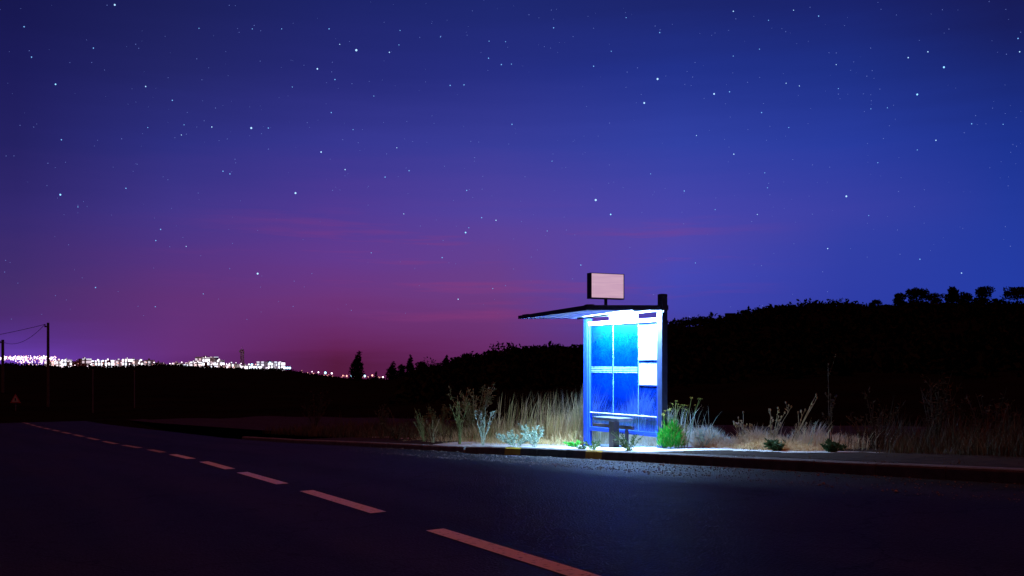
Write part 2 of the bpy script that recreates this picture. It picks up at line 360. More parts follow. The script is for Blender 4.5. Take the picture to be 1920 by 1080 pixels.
for (a,b) in ((2.5,3.0),(-.15,.35)):   # yellow paint marks on the kerb face
    mb=MB(); rows=[]
    for s in (a,(a+b)/2,b):
        q=table(QK,s); h=hp(s); rows.append([(*XY(s,q-.025),CZ-(h-.0205)),(*XY(s,q+.0005),CZ-(h-.0015+.012)),(*XY(s,q+.013),CZ-(h+.13))])
    vs=[p for r in rows for p in r]
    mb.add(vs,[(0,1,4,3),(1,2,5,4),(3,4,7,6),(4,5,8,7)])
    mb.build('paint_mark', M['yellow'], kd)

def pave_mat():
    m, nt, N, L, b = nodes('pavement')
    tc=N.new('ShaderNodeTexCoord')
    n=N.new('ShaderNodeTexNoise'); n.inputs['Scale'].default_value=2.2; n.inputs['Detail'].default_value=9; n.inputs['Roughness'].default_value=.65
    n2=N.new('ShaderNodeTexNoise'); n2.inputs['Scale'].default_value=40; n2.inputs['Detail'].default_value=5
    for k in (n,n2): L.new(tc.outputs['Object'],k.inputs['Vector'])
    r=N.new('ShaderNodeValToRGB'); r.color_ramp.elements[0].position=.36; r.color_ramp.elements[1].position=.55
    r.color_ramp.elements[0].color=(.26,.235,.21,1); r.color_ramp.elements[1].color=(.52,.51,.49,1)
    L.new(n.outputs['Fac'],r.inputs[0]); L.new(r.outputs[0],b.inputs['Base Color']); b.inputs['Roughness'].default_value=.9
    bp=N.new('ShaderNodeBump'); bp.inputs['Strength'].default_value=.5; bp.inputs['Distance'].default_value=.01
    L.new(n2.outputs['Fac'],bp.inputs['Height']); L.new(bp.outputs[0],b.inputs['Normal'])
    return m
M['pave']=pave_mat()
mb=MB()
strip(mb, frange(-50,15,.4), lambda s:[lerp(-.75,table(QK,s)-.15,k/6) for k in range(7)], lambda s,q: hp(s)-.004*math.sin(s*2.1)*math.sin(q*4))
pv=mb.build('pavement', M['pave'], smooth=True); tag(pv,'pale concrete pavement behind the kerb',None,None,'structure')
# ragged dirt spread over the pavement to the right
rd=random.Random(3)
mb=MB(); ss=frange(-14,-.9,.15)
def dirt_q(s):
    q0=-.12+.30*math.sin(s*1.7)+.12*math.sin(s*5.1)+.10*math.sin(s*11.3+1); 
    t=smooth(-.9,-2.2,s); q1=table(QK,s)-.24-.05*math.sin(s*7); q0=lerp(q1-.02,q0,t); q0=lerp(q0,-.78,smooth(-3.6,-5.2,s))
    return [lerp(q0,q1,k/4) for k in range(5)]
strip(mb, ss, dirt_q, lambda s,q: hp(s)-.009-.006*abs(math.sin(s*3.3)*math.sin(q*6)))
strip(mb, frange(6.0,15,.15), lambda s:[lerp(lerp(table(QK,s)-.17,-.2+.35*math.sin(s*2.3)+.15*math.sin(s*6.1),smooth(6,8.5,s))*1.0,table(QK,s)-.16,k/4) for k in range(5)], lambda s,q: hp(s)-.009-.004*abs(math.sin(s*3.3)*math.sin(q*6)))  # left strip: dim light on the pavement painted as a darker sheet
o=mb.build('dirt_and_dim_patch', M['soil_and_dim'], smooth=True); tag(o,'brown dirt on the pavement right of the shelter and painted dimness on the left',None,None,'structure')
# verge
def hverge(s,q):
    a=max(0,-.6-q)
    return hp(s)+.01-.05*math.sin(s*.9)*math.sin(q*1.1)*smooth(0,2,a)+.03*max(0,a-10)+ (1.0 if q<-17.5 else 0)
mb=MB()
strip(mb, frange(-50,60,.5)+frange(62,138,2), lambda s:[min(-.7,-.7-.0*s)]+[-.7-17.5*(k/22)**1.3 for k in range(1,23)], hverge)
o=mb.build('verge', M['verge'], smooth=True); tag(o,'bare brown earth verge under the dry grass',None,None,'structure')
mb=MB()
strip(mb, frange(61.5,138,1.5), lambda s:[-.72,.3,table(QK,s)], lambda s,q: hgut(s)-.03)
strip(mb, frange(-50,138,2), lambda s:[table(QC,s)+3.85,table(QC,s)+5,table(QC,s)+8,table(QC,s)+12], lambda s,q: table(HC,s)+.02*(q-table(QC,s)-3.9))
o=mb.build('road_shoulder', M['verge'], smooth=True); tag(o,'earth shoulder beside the asphalt',None,None,'structure')

# ---------------------------------------------------------------- terrain: one sheet to the horizon
CREST=[(-600,690,420),(-200,686,420),(0,685,420),(40,686,420),(100,690,420),(200,692,420),(240,691,420),(290,686,420),(320,685,420),(360,689,420),(420,692,420),(480,694,420),(545,696,420),(575,702,420),(600,705,420),(650,711,420),(720,713,400),(760,706,360),(800,697,320),(840,688,290),(880,677,270),(940,667,260),(1000,660,260),(1090,660,260),(1180,640,255),(1255,616,250),(1320,609,250),(1380,600,250),(1430,586,250),(1480,578,250),(1560,576,250),(1640,577,250),(1720,575,250),(1920,576,250),(2300,573,250),(3200,600,260),(5000,650,300)]
def crest(u):
    v=table([(a,b) for a,b,c in CREST],u); r=table([(a,c) for a,b,c in CREST],u); return v,r
def near_h(x,y):
    s,q=SQ(x,y); s=max(-50,min(138,s))
    qk,qc=table(QK,s),table(QC,s)
    inside = -18.2<q<qc+12
    if q<qk: h=hp(s)+.03*max(0,-q-10)
    elif q<qc: h=hroad(s,q)
    else: h=table(HC,s)
    return h + (.55 if inside else 0)
def terrain_z(az,r):
    x,y=r*math.sin(az),r*math.cos(az)
    z0=CZ-near_h(x,y)
    if abs(az)>R(75): 
        return lerp(z0,-1.0,smooth(40,200,r))
    u=960+F*math.tan(az) if abs(az)<R(70) else (5000 if az>0 else -600)
    u=max(-600,min(5000,u))
    v,Rc=crest(u); zc=CZ+(680-v)/F*Rc*math.cos(az)
    base=CZ-near_h(60*math.sin(az),60*math.cos(az)) if r>60 else z0
    if r<=60: z=z0
    elif r<=Rc:
        t=(r-60)/(Rc-60); t=t**1.25
        z=lerp(base,zc,t)
    else:
        z=zc-smooth(Rc,Rc+160,r)*10-.022*max(0,r-Rc-(200 if u>545 else 600))
    z+= (.25*math.sin(x*.11)*math.sin(y*.13)+.15*math.sin(x*.31+1)*math.sin(y*.27))*smooth(60,100,r)*(1 if u>700 else .4)
    return lerp(z, z, 1)
azs=[R(a) for a in frange(-180,-42,6)]+[R(a) for a in frange(-41.5,41.5,.5)]+[R(a) for a in frange(42,180,6)]
rs=[.1,3,6,9,12,15,18,21,24,27,30,34,38,42,46,50,55,60,68,76,85,95,110,125,140,160,180,200,220,235,245,250,255,260,270,290,310,330,360,390,410,420,430,450,480,520,600,750,900,1200,1700,2500,4000]
vs=[];fs=[]
for r in rs:
    for a in azs: vs.append((r*math.sin(a),r*math.cos(a),terrain_z(a,r)))
n=len(azs)
for i in range(len(rs)-1):
    for k in range(n-1):
        a=i*n+k; fs.append((a,a+n,a+n+1,a+1))
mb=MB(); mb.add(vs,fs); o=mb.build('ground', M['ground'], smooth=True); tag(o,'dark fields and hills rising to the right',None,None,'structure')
def on_crest(u, dr=0):
    az=math.atan((u-960)/F); v,Rc=crest(u); r=Rc+dr
    return (r*math.sin(az), r*math.cos(az), terrain_z(az,r))

# ---------------------------------------------------------------- trees
def crown_leaves(mb, blobs, n, size, rnd):
    for _ in range(n):
        (cx,cy,cz,rx,ry,rz)=rnd.choice(blobs)
        while True:
            p=Vector((rnd.uniform(-1,1),rnd.uniform(-1,1),rnd.uniform(-1,1)))
            if .25<p.length<1: break
        p=p.normalized()*(p.length**.5)
        c=(cx+p.x*rx,cy+p.y*ry,cz+p.z*rz)
        mb.leaf(c,(rnd.uniform(-1,1),rnd.uniform(-1,1),rnd.uniform(-.6,1)),size*rnd.uniform(.5,1.1),size*rnd.uniform(.8,1.6),rnd)
def tree(u, v_top, px_w, kind, label, dr=-3, group=None, seed=0, v_base=None, lean=0):
    rnd=random.Random(seed*91+int(u))
    b=on_crest(u,dr); Y=b[1]
    top=CZ+(680-v_top)/F*Y; H=max(1.5,top-b[2]); W=px_w/F*Y
    cat='tree'
    t=thing({'poplar':'poplar_tree','pine':'pine_tree','cypress':'cypress_tree','round':'round_tree'}[kind], b, label, cat, group)
    tb=MB(); cb=MB(); x,y,z=b; blobs=[]
    if kind in('poplar','cypress'):
        tb.tube([(x,y,z-.5),(x,y,z+H*.5),(x,y,z+H*.92)],.03*H,.004*H,6)
        spires=[(0,1.0)] if kind=='cypress' else [(.12,1.0),(-.30,.66),(.28,.62),(-.05,.82)]
        for dx,hh in spires:
            k=7
            for i in range(k):
                f=(i+.3)/k; w=W*.5*(math.sin(math.pi*min(.985,f*.72+.26))**.55)*(.5 if kind=='poplar' else 1)
                blobs.append((x+dx*W*(1-.3*f)+rnd.uniform(-.08,.08)*W, y+rnd.uniform(-.2,.2)*W, z+H*hh*(.10+.88*f), w,w,H*hh*.11))
            for i in range(3):
                tb.tube([(x,y,z+H*.2*i),(x+dx*W*.8,y,z+H*hh*(.3+.2*i))],.012*H,.004*H,4)
        crown_leaves(cb,blobs,1500 if kind=='poplar' else 350,H*.05+.1,rnd)
    else:
        hh=(.34 if u>1880 else .06) if kind=='pine' else .04
        tb.tube([(x,y,z-.5),(x+lean*W*.05,y,z+H*hh),(x+lean*W*.1,y,z+H*.75)],.04*H,.012*H,6)
        nb=10
        for i in range(nb):
            a=rnd.uniform(0,6.28); rr=rnd.uniform(.1,.36)*W
            zz=z+H*rnd.uniform(hh+.2,.84); cx=x+math.cos(a)*rr+lean*W*.12; cy=y+math.sin(a)*rr
            blobs.append((cx,cy,zz,W*rnd.uniform(.18,.30),W*rnd.uniform(.18,.30),H*rnd.uniform(.13,.2)))
            tb.tube([(x+lean*W*.05,y,z+H*(hh+.05)),(cx,cy,zz)],.015*H,.005*H,4)
        blobs.append((x+lean*W*.12,y,z+H*.84,W*.2,W*.2,H*.15))
        crown_leaves(cb,blobs,1500,H*.06+.12,rnd)
    tb.build('trunk',M['bark'],t,b); cb.build('crown',M['pine'],t,b)
    return t
tree(669,659,26,'poplar','tall poplar with several spires standing alone against the magenta sky',dr=-60,seed=1)
tree(735,678,22,'poplar','short poplar with twin tips right of the lone tall poplar',dr=-40,seed=2)
tree(769,666,15,'poplar','slim poplar standing between low round trees on the dark slope',dr=-20,seed=3)
tree(790,678,24,'round','low round tree on the slope beside the slim poplar',dr=-10,seed=4)
tree(752,684,20,'round','low round tree filling the gap between the two smaller poplars',dr=-18,seed=5)
tree(836,666,12,'poplar','small dark spire of a tree at the foot of the wooded hill',dr=-5,seed=6)
tree(705,697,6,'cypress','tiny thin cypress among the far city lights',dr=-30,seed=7)
tree(1333,585,7,'cypress','thin pointed cypress on the right hand ridge',dr=-2,seed=8)
tree(1398,582,16,'round','bent little tree with a crown blown to one side on the ridge',dr=-2,seed=9,lean=-2.2)
tree(1290,600,22,'round','ragged bush like tree on the ridge just right of the shelter mast',dr=-2,seed=10)
tree(1688,549,24,'pine','small pine, leftmost of the trees on the right skyline',dr=-2,seed=11)
tree(1718,540,38,'pine','squarish dense pine beside the small pine on the right skyline',dr=-2,seed=12)
tree(1752,550,44,'round','low wide bush topped tree between two taller pines on the skyline',dr=-3,seed=13)
tree(1785,538,28,'pine','tallest narrow topped pine in the skyline clump',dr=-2,seed=14)
tree(1806,547,32,'round','shorter tree leaning on the right of the tallest skyline pine',dr=-3,seed=15)
tree(1847,538,42,'pine','broad crowned pine standing alone between skyline clumps',dr=-2,seed=16)
tree(1908,539,62,'pine','wide umbrella pine cut by the right edge of the view',dr=-2,seed=17)
tree(1640,563,22,'round','low dome of a bush breaking the right skyline',dr=-2,seed=18)

# wooded skyline and hillside scrub: uncountable bushes
rnd=random.Random(11); mb=MB()
def bush(p,w,h,n,size):
    x,y,z=p; bl=[(x+rnd.uniform(-.35,.35)*w,y+rnd.uniform(-.35,.35)*w,z+h*rnd.uniform(.2,.65),w*rnd.uniform(.3,.45),w*rnd.uniform(.3,.45),h*rnd.uniform(.25,.38)) for _ in range(4)]
    crown_leaves(mb,bl,n,size,rnd)
u=700
while u<1960:
    p=on_crest(u,rnd.uniform(-6,2)); w=rnd.uniform(2,5.5); h=rnd.uniform(1.2,3.0)
    if 860<u<1100: h*=1.15
    vv=.45+.9*abs(math.sin(u*.021)*math.sin(u*.0083+1)+.35*math.sin(u*.061)); h*=vv; w*=.7+.5*vv
    if u>1430: h*=.6; w*=1.3
    bush((p[0],p[1],p[2]-.3),w,h,110,.55); u+=rnd.uniform(4,11)
u=0
while u<700:
    p=on_crest(u,rnd.uniform(-6,2)); bush((p[0],p[1],p[2]-.5),rnd.uniform(3,7),rnd.uniform(.6,1.9)*(.55 if u>550 else 1),70,.7); u+=rnd.uniform(5,11)
for _ in range(420):
    u=rnd.uniform(760,2000); az=math.atan((u-960)/F); v,Rc=crest(u); r=rnd.uniform(95,Rc-6)
    bush((r*math.sin(az),r*math.cos(az),terrain_z(az,r)-.3),rnd.uniform(2,6),rnd.uniform(1.2,3.5),60,.8)
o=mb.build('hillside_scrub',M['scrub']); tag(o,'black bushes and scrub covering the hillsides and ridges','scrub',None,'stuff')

# small square house on the ridge
b=on_crest(1369,-4); h=thing('ridge_house',b,'small square flat roofed house on the right hand ridge','house')
x,y,z=b; mb=MB(); mb.box(x-1.05,x+1.05,y-1,y+1,z-1,z+2.0); mb.build('wall',M['house_wall'],h,b)
mb=MB(); mb.box(x-1.12,x+1.12,y-1.07,y+1.07,z+2.0,z+2.14); mb.build('roof',M['house_wall'],h,b)

# ---------------------------------------------------------------- shelter (z relative to camera height)
def ob(mb,s0,s1,q0,q1,z0,z1):
    c=[(s0,q0),(s0,q1),(s1,q1),(s1,q0)]
    g=lambda f,s,q: f(s,q) if callable(f) else f
    mb.hexa([(*XY(s,q),CZ+g(z0,s,q)) for s,q in c]+[(*XY(s,q),CZ+g(z1,s,q)) for s,q in c])
def bevel(o,w=.006):
    m=o.modifiers.new('bevel','BEVEL'); m.width=w; m.segments=2; m.limit_method='ANGLE'
SO=(*XY(1.2,0),CZ-1.64)
sh=thing('bus_shelter',SO,'small blue bus shelter lit from inside with an overhanging flat roof','bus shelter')
def part(name,mb,mat,parent=None,bev=.005):
    o=mb.build(name,mat,parent or sh,SO)
    if bev: bevel(o,bev)
    return o
G=lambda s: -(hp(s))
mb=MB(); ob(mb,-.10,.03,-.065,.065,G(0)-.05,1.265); mast=part('mast',mb,M['navy_metal'])
mb=MB(); ob(mb,-.135,-.102,-.03,.05,.93,1.0); part('bracket',mb,M['navy_metal'],mast)
mb=MB(); ob(mb,-.085,.015,-.05,.05,1.266,1.272); part('cap',mb,M['navy_metal'],mast,.002)
mb=MB(); ob(mb,.031,.058,-.05,.062,G(0)-.05,.93); part('post',mb,M['blue_metal'])
mb=MB(); ob(mb,2.30,2.43,-.065,.065,G(2.4)-.05,.905); part('post',mb,M['blue_metal'])
mb=MB(); ob(mb,2.25,2.299,-.03,.05,G(2.4)-.05,.83); part('glazing_bar',mb,M['blue_metal'])
under=lambda s,q: .968-.0233*s-.0272*q
QF=lambda s: 1.72-.05*s          # front edge of the roof
def slab(mb,s0,s1,q0,q1,z0,z1):  # like ob, q may follow s
    f=lambda q,s: q(s) if callable(q) else q
    c=[(s0,f(q0,s0)),(s0,f(q1,s0)),(s1,f(q1,s1)),(s1,f(q0,s1))]
    g=lambda h,s,q: h(s,q) if callable(h) else h
    mb.hexa([(*XY(s,q),CZ+g(z0,s,q)) for s,q in c]+[(*XY(s,q),CZ+g(z1,s,q)) for s,q in c])
rt=lambda s,q: under(s,q)+.085-.011*s
rb=lambda s,q: rt(s,q)-.034
mb=MB(); slab(mb,-.06,2.46,-.10,QF,rb,rt); roof=part('roof',mb,M['navy_metal'])
mb=MB(); slab(mb,-.02,2.42,-.06,lambda s:QF(s)-.04,lambda s,q:rb(s,q)-.008,lambda s,q:rb(s,q)-.001); part('soffit',mb,M['soffit'],roof,0)
for a in ((-.075,-.061),(2.461,2.475)):
    mb=MB(); slab(mb,*a,-.11,lambda s:QF(s)+.012,under,lambda s,q:rt(s,q)+.006); part('edge_trim',mb,M['navy_metal'],roof,.003)
mb=MB(); slab(mb,-.06,2.46,lambda s:QF(s)+.001,lambda s:QF(s)+.012,under,lambda s,q:rt(s,q)+.006); part('edge_trim',mb,M['navy_metal'],roof,.003)
for (s0,s1,q0,q1) in ((-.05,.05,1.55,1.70),(2.2,2.38,1.45,1.57)):
    mb=MB(); ob(mb,s0,s1,q0,q1,lambda s,q:rt(s,q)+.001,lambda s,q:rt(s,q)+.022); part('roof_cap',mb,M['navy_metal'],roof,.003)
for s0 in (.6,1.2,1.8):
    mb=MB(); ob(mb,s0,s0+.03,.45,1.5,lambda s,q:rb(s,q)-.016,lambda s,q:rb(s,q)-.0085); part('soffit_rib',mb,M['soffit'],roof,0)
# back wall beams
mb=MB(); ob(mb,.06,2.298,-.045,.05,.76,.835); part('beam',mb,M['white_metal'])
mb=MB(); ob(mb,.06,2.298,-.05,.05,lambda s,q:.957-.0145*s,lambda s,q:rb(s,q)-.0085); part('beam',mb,M['white_metal'])
mb=MB(); ob(mb,.72,1.575,-.02,.03,.8365,lambda s,q:.956-.0145*s); part('name_plate',mb,M['white_metal'])
# glazing
for a,b_ in ((.06,.672),(.684,1.478),(1.492,2.248)):
    mb=MB(); ob(mb,a,b_,-.006,.004,-1.304,.759); g=part('glass_pane',mb,M['glass'],None,0)
    if a>.1:
        for k in range(4):
            z=-.082-.034*k; mb=MB(); ob(mb,a+.03 if a>1 else a+.03,b_-.012,.0045,.0065,z-.013,z); part('safety_stripe',mb,M['stripe'],g,0)
for s0 in (.673,1.479):
    mb=MB(); ob(mb,s0+.002,s0+.009,-.008,.007,-1.304,.759); part('glass_joint',mb,M['stripe'],None,0)
mb=MB(); ob(mb,.059,2.299,-.035,.04,-1.385,-1.305); part('rail',mb,M['blue_metal'])
mb=MB(); ob(mb,.059,2.249,.006,.03,-1.022,-1.004); part('rail',mb,M['white_metal'],None,.003)
# notice cases
for z0,z1,nm in ((.035,.715,'poster_case'),(-.44,.0,'poster_case')):
    mb=MB(); ob(mb,.085,.655,.0045,.014,z0,z1); pc=part(nm,mb,M['blue_metal'],None,.002)
    mb=MB(); ob(mb,.105,.635,.0143,.0158,z0+.02,z1-.02); part('notice_sheet',mb,M['paper'],pc,0)
# tube lamp under the roof
mb=MB(); ob(mb,.0,2.1,.30,.42,lambda s,q:rb(s,q)-.018,lambda s,q:rb(s,q)-.0085); lf=part('lamp_housing',mb,M['white_metal'],roof,0)
mb=MB(); ob(mb,-.02,2.2,.3775,.3815,lambda s,q:rb(s,q)-.060,lambda s,q:rb(s,q)-.019); part('light_cutoff_skirt',mb,M['black_metal'],lf,0)  # skirt added to cut the tube's light off the road
mb=MB()
tz=lambda s: CZ+rb(s,.36)-.031
mb.tube([(*XY(.14,.36),tz(.14)),(*XY(2.0,.36),tz(2.0))],.011,.011,10); mb.build('lamp_tube',M['lamp'],lf,SO)

# bench
BO=(*XY(1.2,.24),CZ-1.64); be=thing('bench',BO,'short backless bench inside the lit shelter','bench')
def bpart(name,mb,mat): o=mb.build(name,mat,be,BO); bevel(o,.006); return o
mb=MB(); ob(mb,.75,1.58,.08,.42,-1.125,-1.06); bpart('seat',mb,M['seat'])
mb=MB(); ob(mb,.93,1.08,.27,.41,G(1.0)-.03,-1.126); bpart('leg',mb,M['wood'])
mb=MB(); ob(mb,.88,.93,.08,.14,G(.9)-.03,-1.216); bpart('leg',mb,M['wood'])
mb=MB(); ob(mb,.70,2.0,.08,.14,-1.285,-1.217); bpart('stretcher',mb,M['wood'])

# sign box over the roof
fd=Vector((.90,.436)); fn=Vector((.436,-.90))
cx,cy=XY(.3,1.05); zr=CZ+rt(.3,1.05); SB=(cx,cy,zr+.001)
sg=thing('roof_sign',SB,'blank pinkish white illuminated sign box on a stub post above the roof','sign')
def sbox(mb,a0,a1,b0,b1,z0,z1):
    c=[(a0,b0),(a1,b0),(a1,b1),(a0,b1)]
    pp=[(cx+fd.x*a-fn.x*b, cy+fd.y*a-fn.y*b) for a,b in c]
    mb.hexa([(*p,z0) for p in pp]+[(*p,z1) for p in pp])
z0,z1=CZ+1.158,CZ+1.625
mb=MB(); sbox(mb,-.022,.022,-.022,.022,SB[2],z0-.001); o=mb.build('stub_post',M['navy_metal'],sg,SB); bevel(o,.003)
mb=MB(); sbox(mb,-.06,.06,-.06,.06,SB[2],SB[2]+.012); o=mb.build('base_plate',M['navy_metal'],sg,SB)
mb=MB(); sbox(mb,-.36,.36,-.065,.065,z0,z1); o=mb.build('casing',M['black_metal'],sg,SB); bevel(o,.005)
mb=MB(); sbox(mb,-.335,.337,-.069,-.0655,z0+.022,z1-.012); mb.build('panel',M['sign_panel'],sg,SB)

# ---------------------------------------------------------------- utility poles, cables, posts, warning sign
def pole(u,v_top,Y,label,vb,r=.14):
    t=AT(u,v_top,Y); base=(t[0],t[1],CZ+(680-vb)/F*Y)
    p=thing('utility_pole',base,label,'utility pole')
    mb=MB(); mb.tube([(base[0],base[1],base[2]-1.2),(t[0],t[1],lerp(base[2],t[2],.5)),t],r,r*.8,10); mb.build('shaft',M['pole'],p,base)
    mb=MB(); mb.box(t[0]-.32,t[0]+.1,t[1]-.06,t[1]+.06,t[2]-.42,t[2]-.30); mb.build('crossarm',M['pole'],p,base)
    mb=MB(); mb.tube([(t[0]-.28,t[1],t[2]-.30),(t[0]-.28,t[1],t[2]-.12)],.05,.04,6); mb.build('insulator',M['grey_post'],p,base)
    return Vector((t[0]-.28,t[1],t[2]-.15))
p1=pole(90,605,92,'dark wooden utility pole standing tall beside the road bend',776)
p2=pole(5,637,122,'dark utility pole at the left edge of the view carrying a drooping cable',752,.2)
def cable(a,b,sag,label):
    pts=[]
    for i in range(25):
        t=i/24; p=Vector(a).lerp(Vector(b),t); p.z-=sag*4*t*(1-t); pts.append(p)
    mb=MB(); mb.tube(pts,.022,.022,5); o=mb.build('overhead_cable',M['cable']); tag(o,label,'cable')
cable(p1,Vector(AT(-180,652,78)),.25,'dark overhead cable running left from the pole top out of view')
cable(p1,p2,.95,'dark drooping cable slung between the two utility poles')
for u,vt,vb,Y,lab in ((174,694,749,60,'thin pale grey post standing in the dark field, left one of two'),(252,696,742,66,'thin pale grey post standing in the dark field, right one of two')):
    t=AT(u,vt,Y); b=AT(u,vb,Y); p=thing('field_post',(t[0],t[1],b[2]-.8),lab,'post')
    mb=MB(); mb.tube([(t[0],t[1],b[2]-.8),t],.035,.03,8); mb.build('shaft',M['grey_post'],p,(t[0],t[1],b[2]-.8))
    mb=MB(); mb.tube([t,(t[0],t[1],t[2]+.04)],.045,.02,8); mb.build('cap',M['grey_post'],p,(t[0],t[1],b[2]-.8))
# warning triangle
c=AT(29,748,84); sb=(c[0],c[1],c[2]-2.0)
w=thing('warning_sign',sb,'small triangular road sign with red border at the far left roadside','road sign')
def tri(mb,r,y,t,cx,cz):
    a=[(cx+r*math.sin(x),cz+r*math.cos(x)) for x in (0,2*math.pi/3,-2*math.pi/3)]
    vs=[(p[0],y,p[1]) for p in a]+[(p[0],y+t,p[1]) for p in a]
    mb.add(vs,[(0,1,2),(5,4,3),(0,3,4,1),(1,4,5,2),(2,5,3,0)])
mb=MB(); tri(mb,.5,c[1]-.03,.02,c[0],c[2]-.08); mb.build('border',M['sign_red'],w,sb)
mb=MB(); tri(mb,.36,c[1]-.036,.005,c[0],c[2]-.08); mb.build('face',M['sign_white'],w,sb)
mb=MB(); mb.box(c[0]-.05,c[0]+.05,c[1]-.042,c[1]-.037,c[2]-.17,c[2]+.07); mb.build('symbol',M['black_metal'],w,sb)
mb=MB(); mb.tube([(c[0],c[1]+.03,sb[2]-.5),(c[0],c[1]+.03,c[2]+.2)],.035,.035,8); mb.build('post',M['grey_post'],w,sb)

# ---------------------------------------------------------------- the town on the far ridge
TY=900.0
def px(n): return n/F*TY
def town_block(u0,u1,v0,mat,label,group=None,Y=TY,vb=700,name='town_building',roofh=0.0,roofmat=None):
    x0=(u0-960)/F*Y; x1=(u1-960)/F*Y; zt=CZ+(680-v0)/F*Y; zb=CZ+(680-vb)/F*Y-3
    mb=MB(); mb.box(0,x1-x0,-5,5,0,zt-zb); 
    if roofh: mb.box(-.3,x1-x0+.3,-5.3,5.3,zt-zb+.002,zt-zb+.5)
    # stair head and parapet on the roof
    w=(x1-x0); mb.box(w*.35,w*.5,-1,1,zt-zb+.01,zt-zb+1.4)
    o=mb.build(name,mat); o.location=(x0,Y,zb); tag(o,label,'building',group); return o
rt_=random.Random(5)
u=88; LAB='pale floodlit block in the long row of the distant town'
tops=[677,676,674,678,676,673,675,677,675,676,674,673,677,675]
i=0
while u<276:
    w=rt_.uniform(9,19); town_block(u,u+w-1,tops[i%len(tops)]+rt_.uniform(-1,1.5),rt_.choice([M['win_warm'],M['win_white'],M['win_white'],M['win_dim']]),LAB,'floodlit blocks of the distant town',TY+rt_.uniform(-20,30)); u+=w; i+=1
u=276
LAB2='low dim house near the dip between the two lit parts of town'
while u<362:
    w=rt_.uniform(7,13); town_block(u,u+w-2,681+rt_.uniform(-1.5,2),rt_.choice([M['win_dim'],M['win_warm']]),LAB2,'low houses in the dip of the town',TY+rt_.uniform(0,40)); u+=w
town_block(369,406,670,M['win_dim'],'wide town building with an orange rim along its flat roof',None,TY+40,roofh=1)
town_block(383,390,671,M['win_white'],'narrow bright white tower front before the orange rimmed building',None,TY+20)
town_block(405,418,675,M['win_white'],'bright pinkish block right of the orange rimmed building')
u=360; LAB3='small bright house along the hillside below the radio mast'
while u<484:
    w=rt_.uniform(6,11); v0=679+(u-360)*.055+rt_.uniform(-1.5,2)
    town_block(u,u+w-1.5,v0,rt_.choice([M['win_white'],M['win_warm'],M['win_white']]),LAB3,'small lit houses on the town hillside',TY-20+rt_.uniform(-15,10)); u+=w
town_block(484,532,679,M['win_office'],'wide dark office building with pale columns at the right end of town',None,TY+10,roofh=1)
town_block(505,515,681,M['win_white'],'white stair tower in the middle of the office building',None,TY-5)
town_block(524,532,680,M['win_white'],'white right wing of the office building',None,TY-5)
# street lamps that can be told apart
def lamp(u,v,r,mat,label,group=None,Y=TY-40):
    x,y,z=AT(u,v,Y); t=thing('street_lamp',(x,y,z-6),label,'street lamp',group)
    mb=MB(); mb.tube([(x,y+.5,z-7),(x,y+.5,z+.1)],.12,.08,5); mb.build('post',M['black_metal'],t,(x,y,z-6))
    mb=MB(); mb.ball((x,y,z),r,r*1.2,8,5); mb.build('lamp_head',mat,t,(x,y,z-6))
for u in (535.5,539.5,543.5): lamp(u,690,.85,M['town_blue'],'cyan lamp in the row of three at the right end of town','three cyan lamps')
lamp(472,684,.9,M['town_blue'],'single cool white lamp standing above the hillside houses')
lamp(506,681,1.0,M['town_blue'],'cool blue lamp in front of the dark office building')
LL='small lamp in the scattered line of lights on the falling ridge'
for u,v,r,mt in ((566,696,.3,'town_warm'),(585,698,.35,'town_white'),(597,699,.5,'town_white'),(610,700,.75,'town_blue'),(622,701,.6,'town_white'),(643,705,.4,'town_warm'),(650,706,.6,'town_warm'),(658,707,.7,'town_blue'),(684,706,.7,'town_blue'),(698,705,.65,'town_warm'),(710,709,.55,'town_warm'),(718,708,.5,'town_white'),(690,708,.4,'town_warm')):
    lamp(u,v-1.0,r*1.15,M[mt],LL,'scattered lights on the falling ridge')
rt2=random.Random(9); mb=MB(); mw=MB()
for _ in range(420):
    u=rt2.uniform(-20,106); v=rt2.gauss(671,2.2) if rt2.random()<.65 else rt2.uniform(674,684)
    if v<667: v=667+rt2.random()*4
    if u<28 and v>675: v=670+rt2.random()*4
    x,y,z=AT(u,v,TY+rt2.uniform(-60,60)); (mb if rt2.random()<.72 else mw).ball((x,y,z),rt2.uniform(.22,.55),None,6,4)
for _ in range(60):
    u=rt2.uniform(106,480); v=rt2.uniform(679,689) + max(0,(u-330)*.02)
    x,y,z=AT(u,v,TY-70+rt2.uniform(-30,30)); (mb if rt2.random()<.6 else mw).ball((x,y,z),rt2.uniform(.2,.6),None,6,4)
for _ in range(50):
    u=rt2.uniform(560,725); v=table([(560,699),(600,702),(650,707),(725,708)],u)+rt2.uniform(-2,2)
    x,y,z=AT(u,v,TY+rt2.uniform(0,90)); mw.ball((x,y,z),rt2.uniform(.15,.35),None,6,4)
tag(mb.build('town_lights',M['town_white']),'mass of white lights of the distant town','city lights',None,'stuff')
tag(mw.build('town_lights',M['town_warm']),'mass of warm lights of the distant town','city lights',None,'stuff')
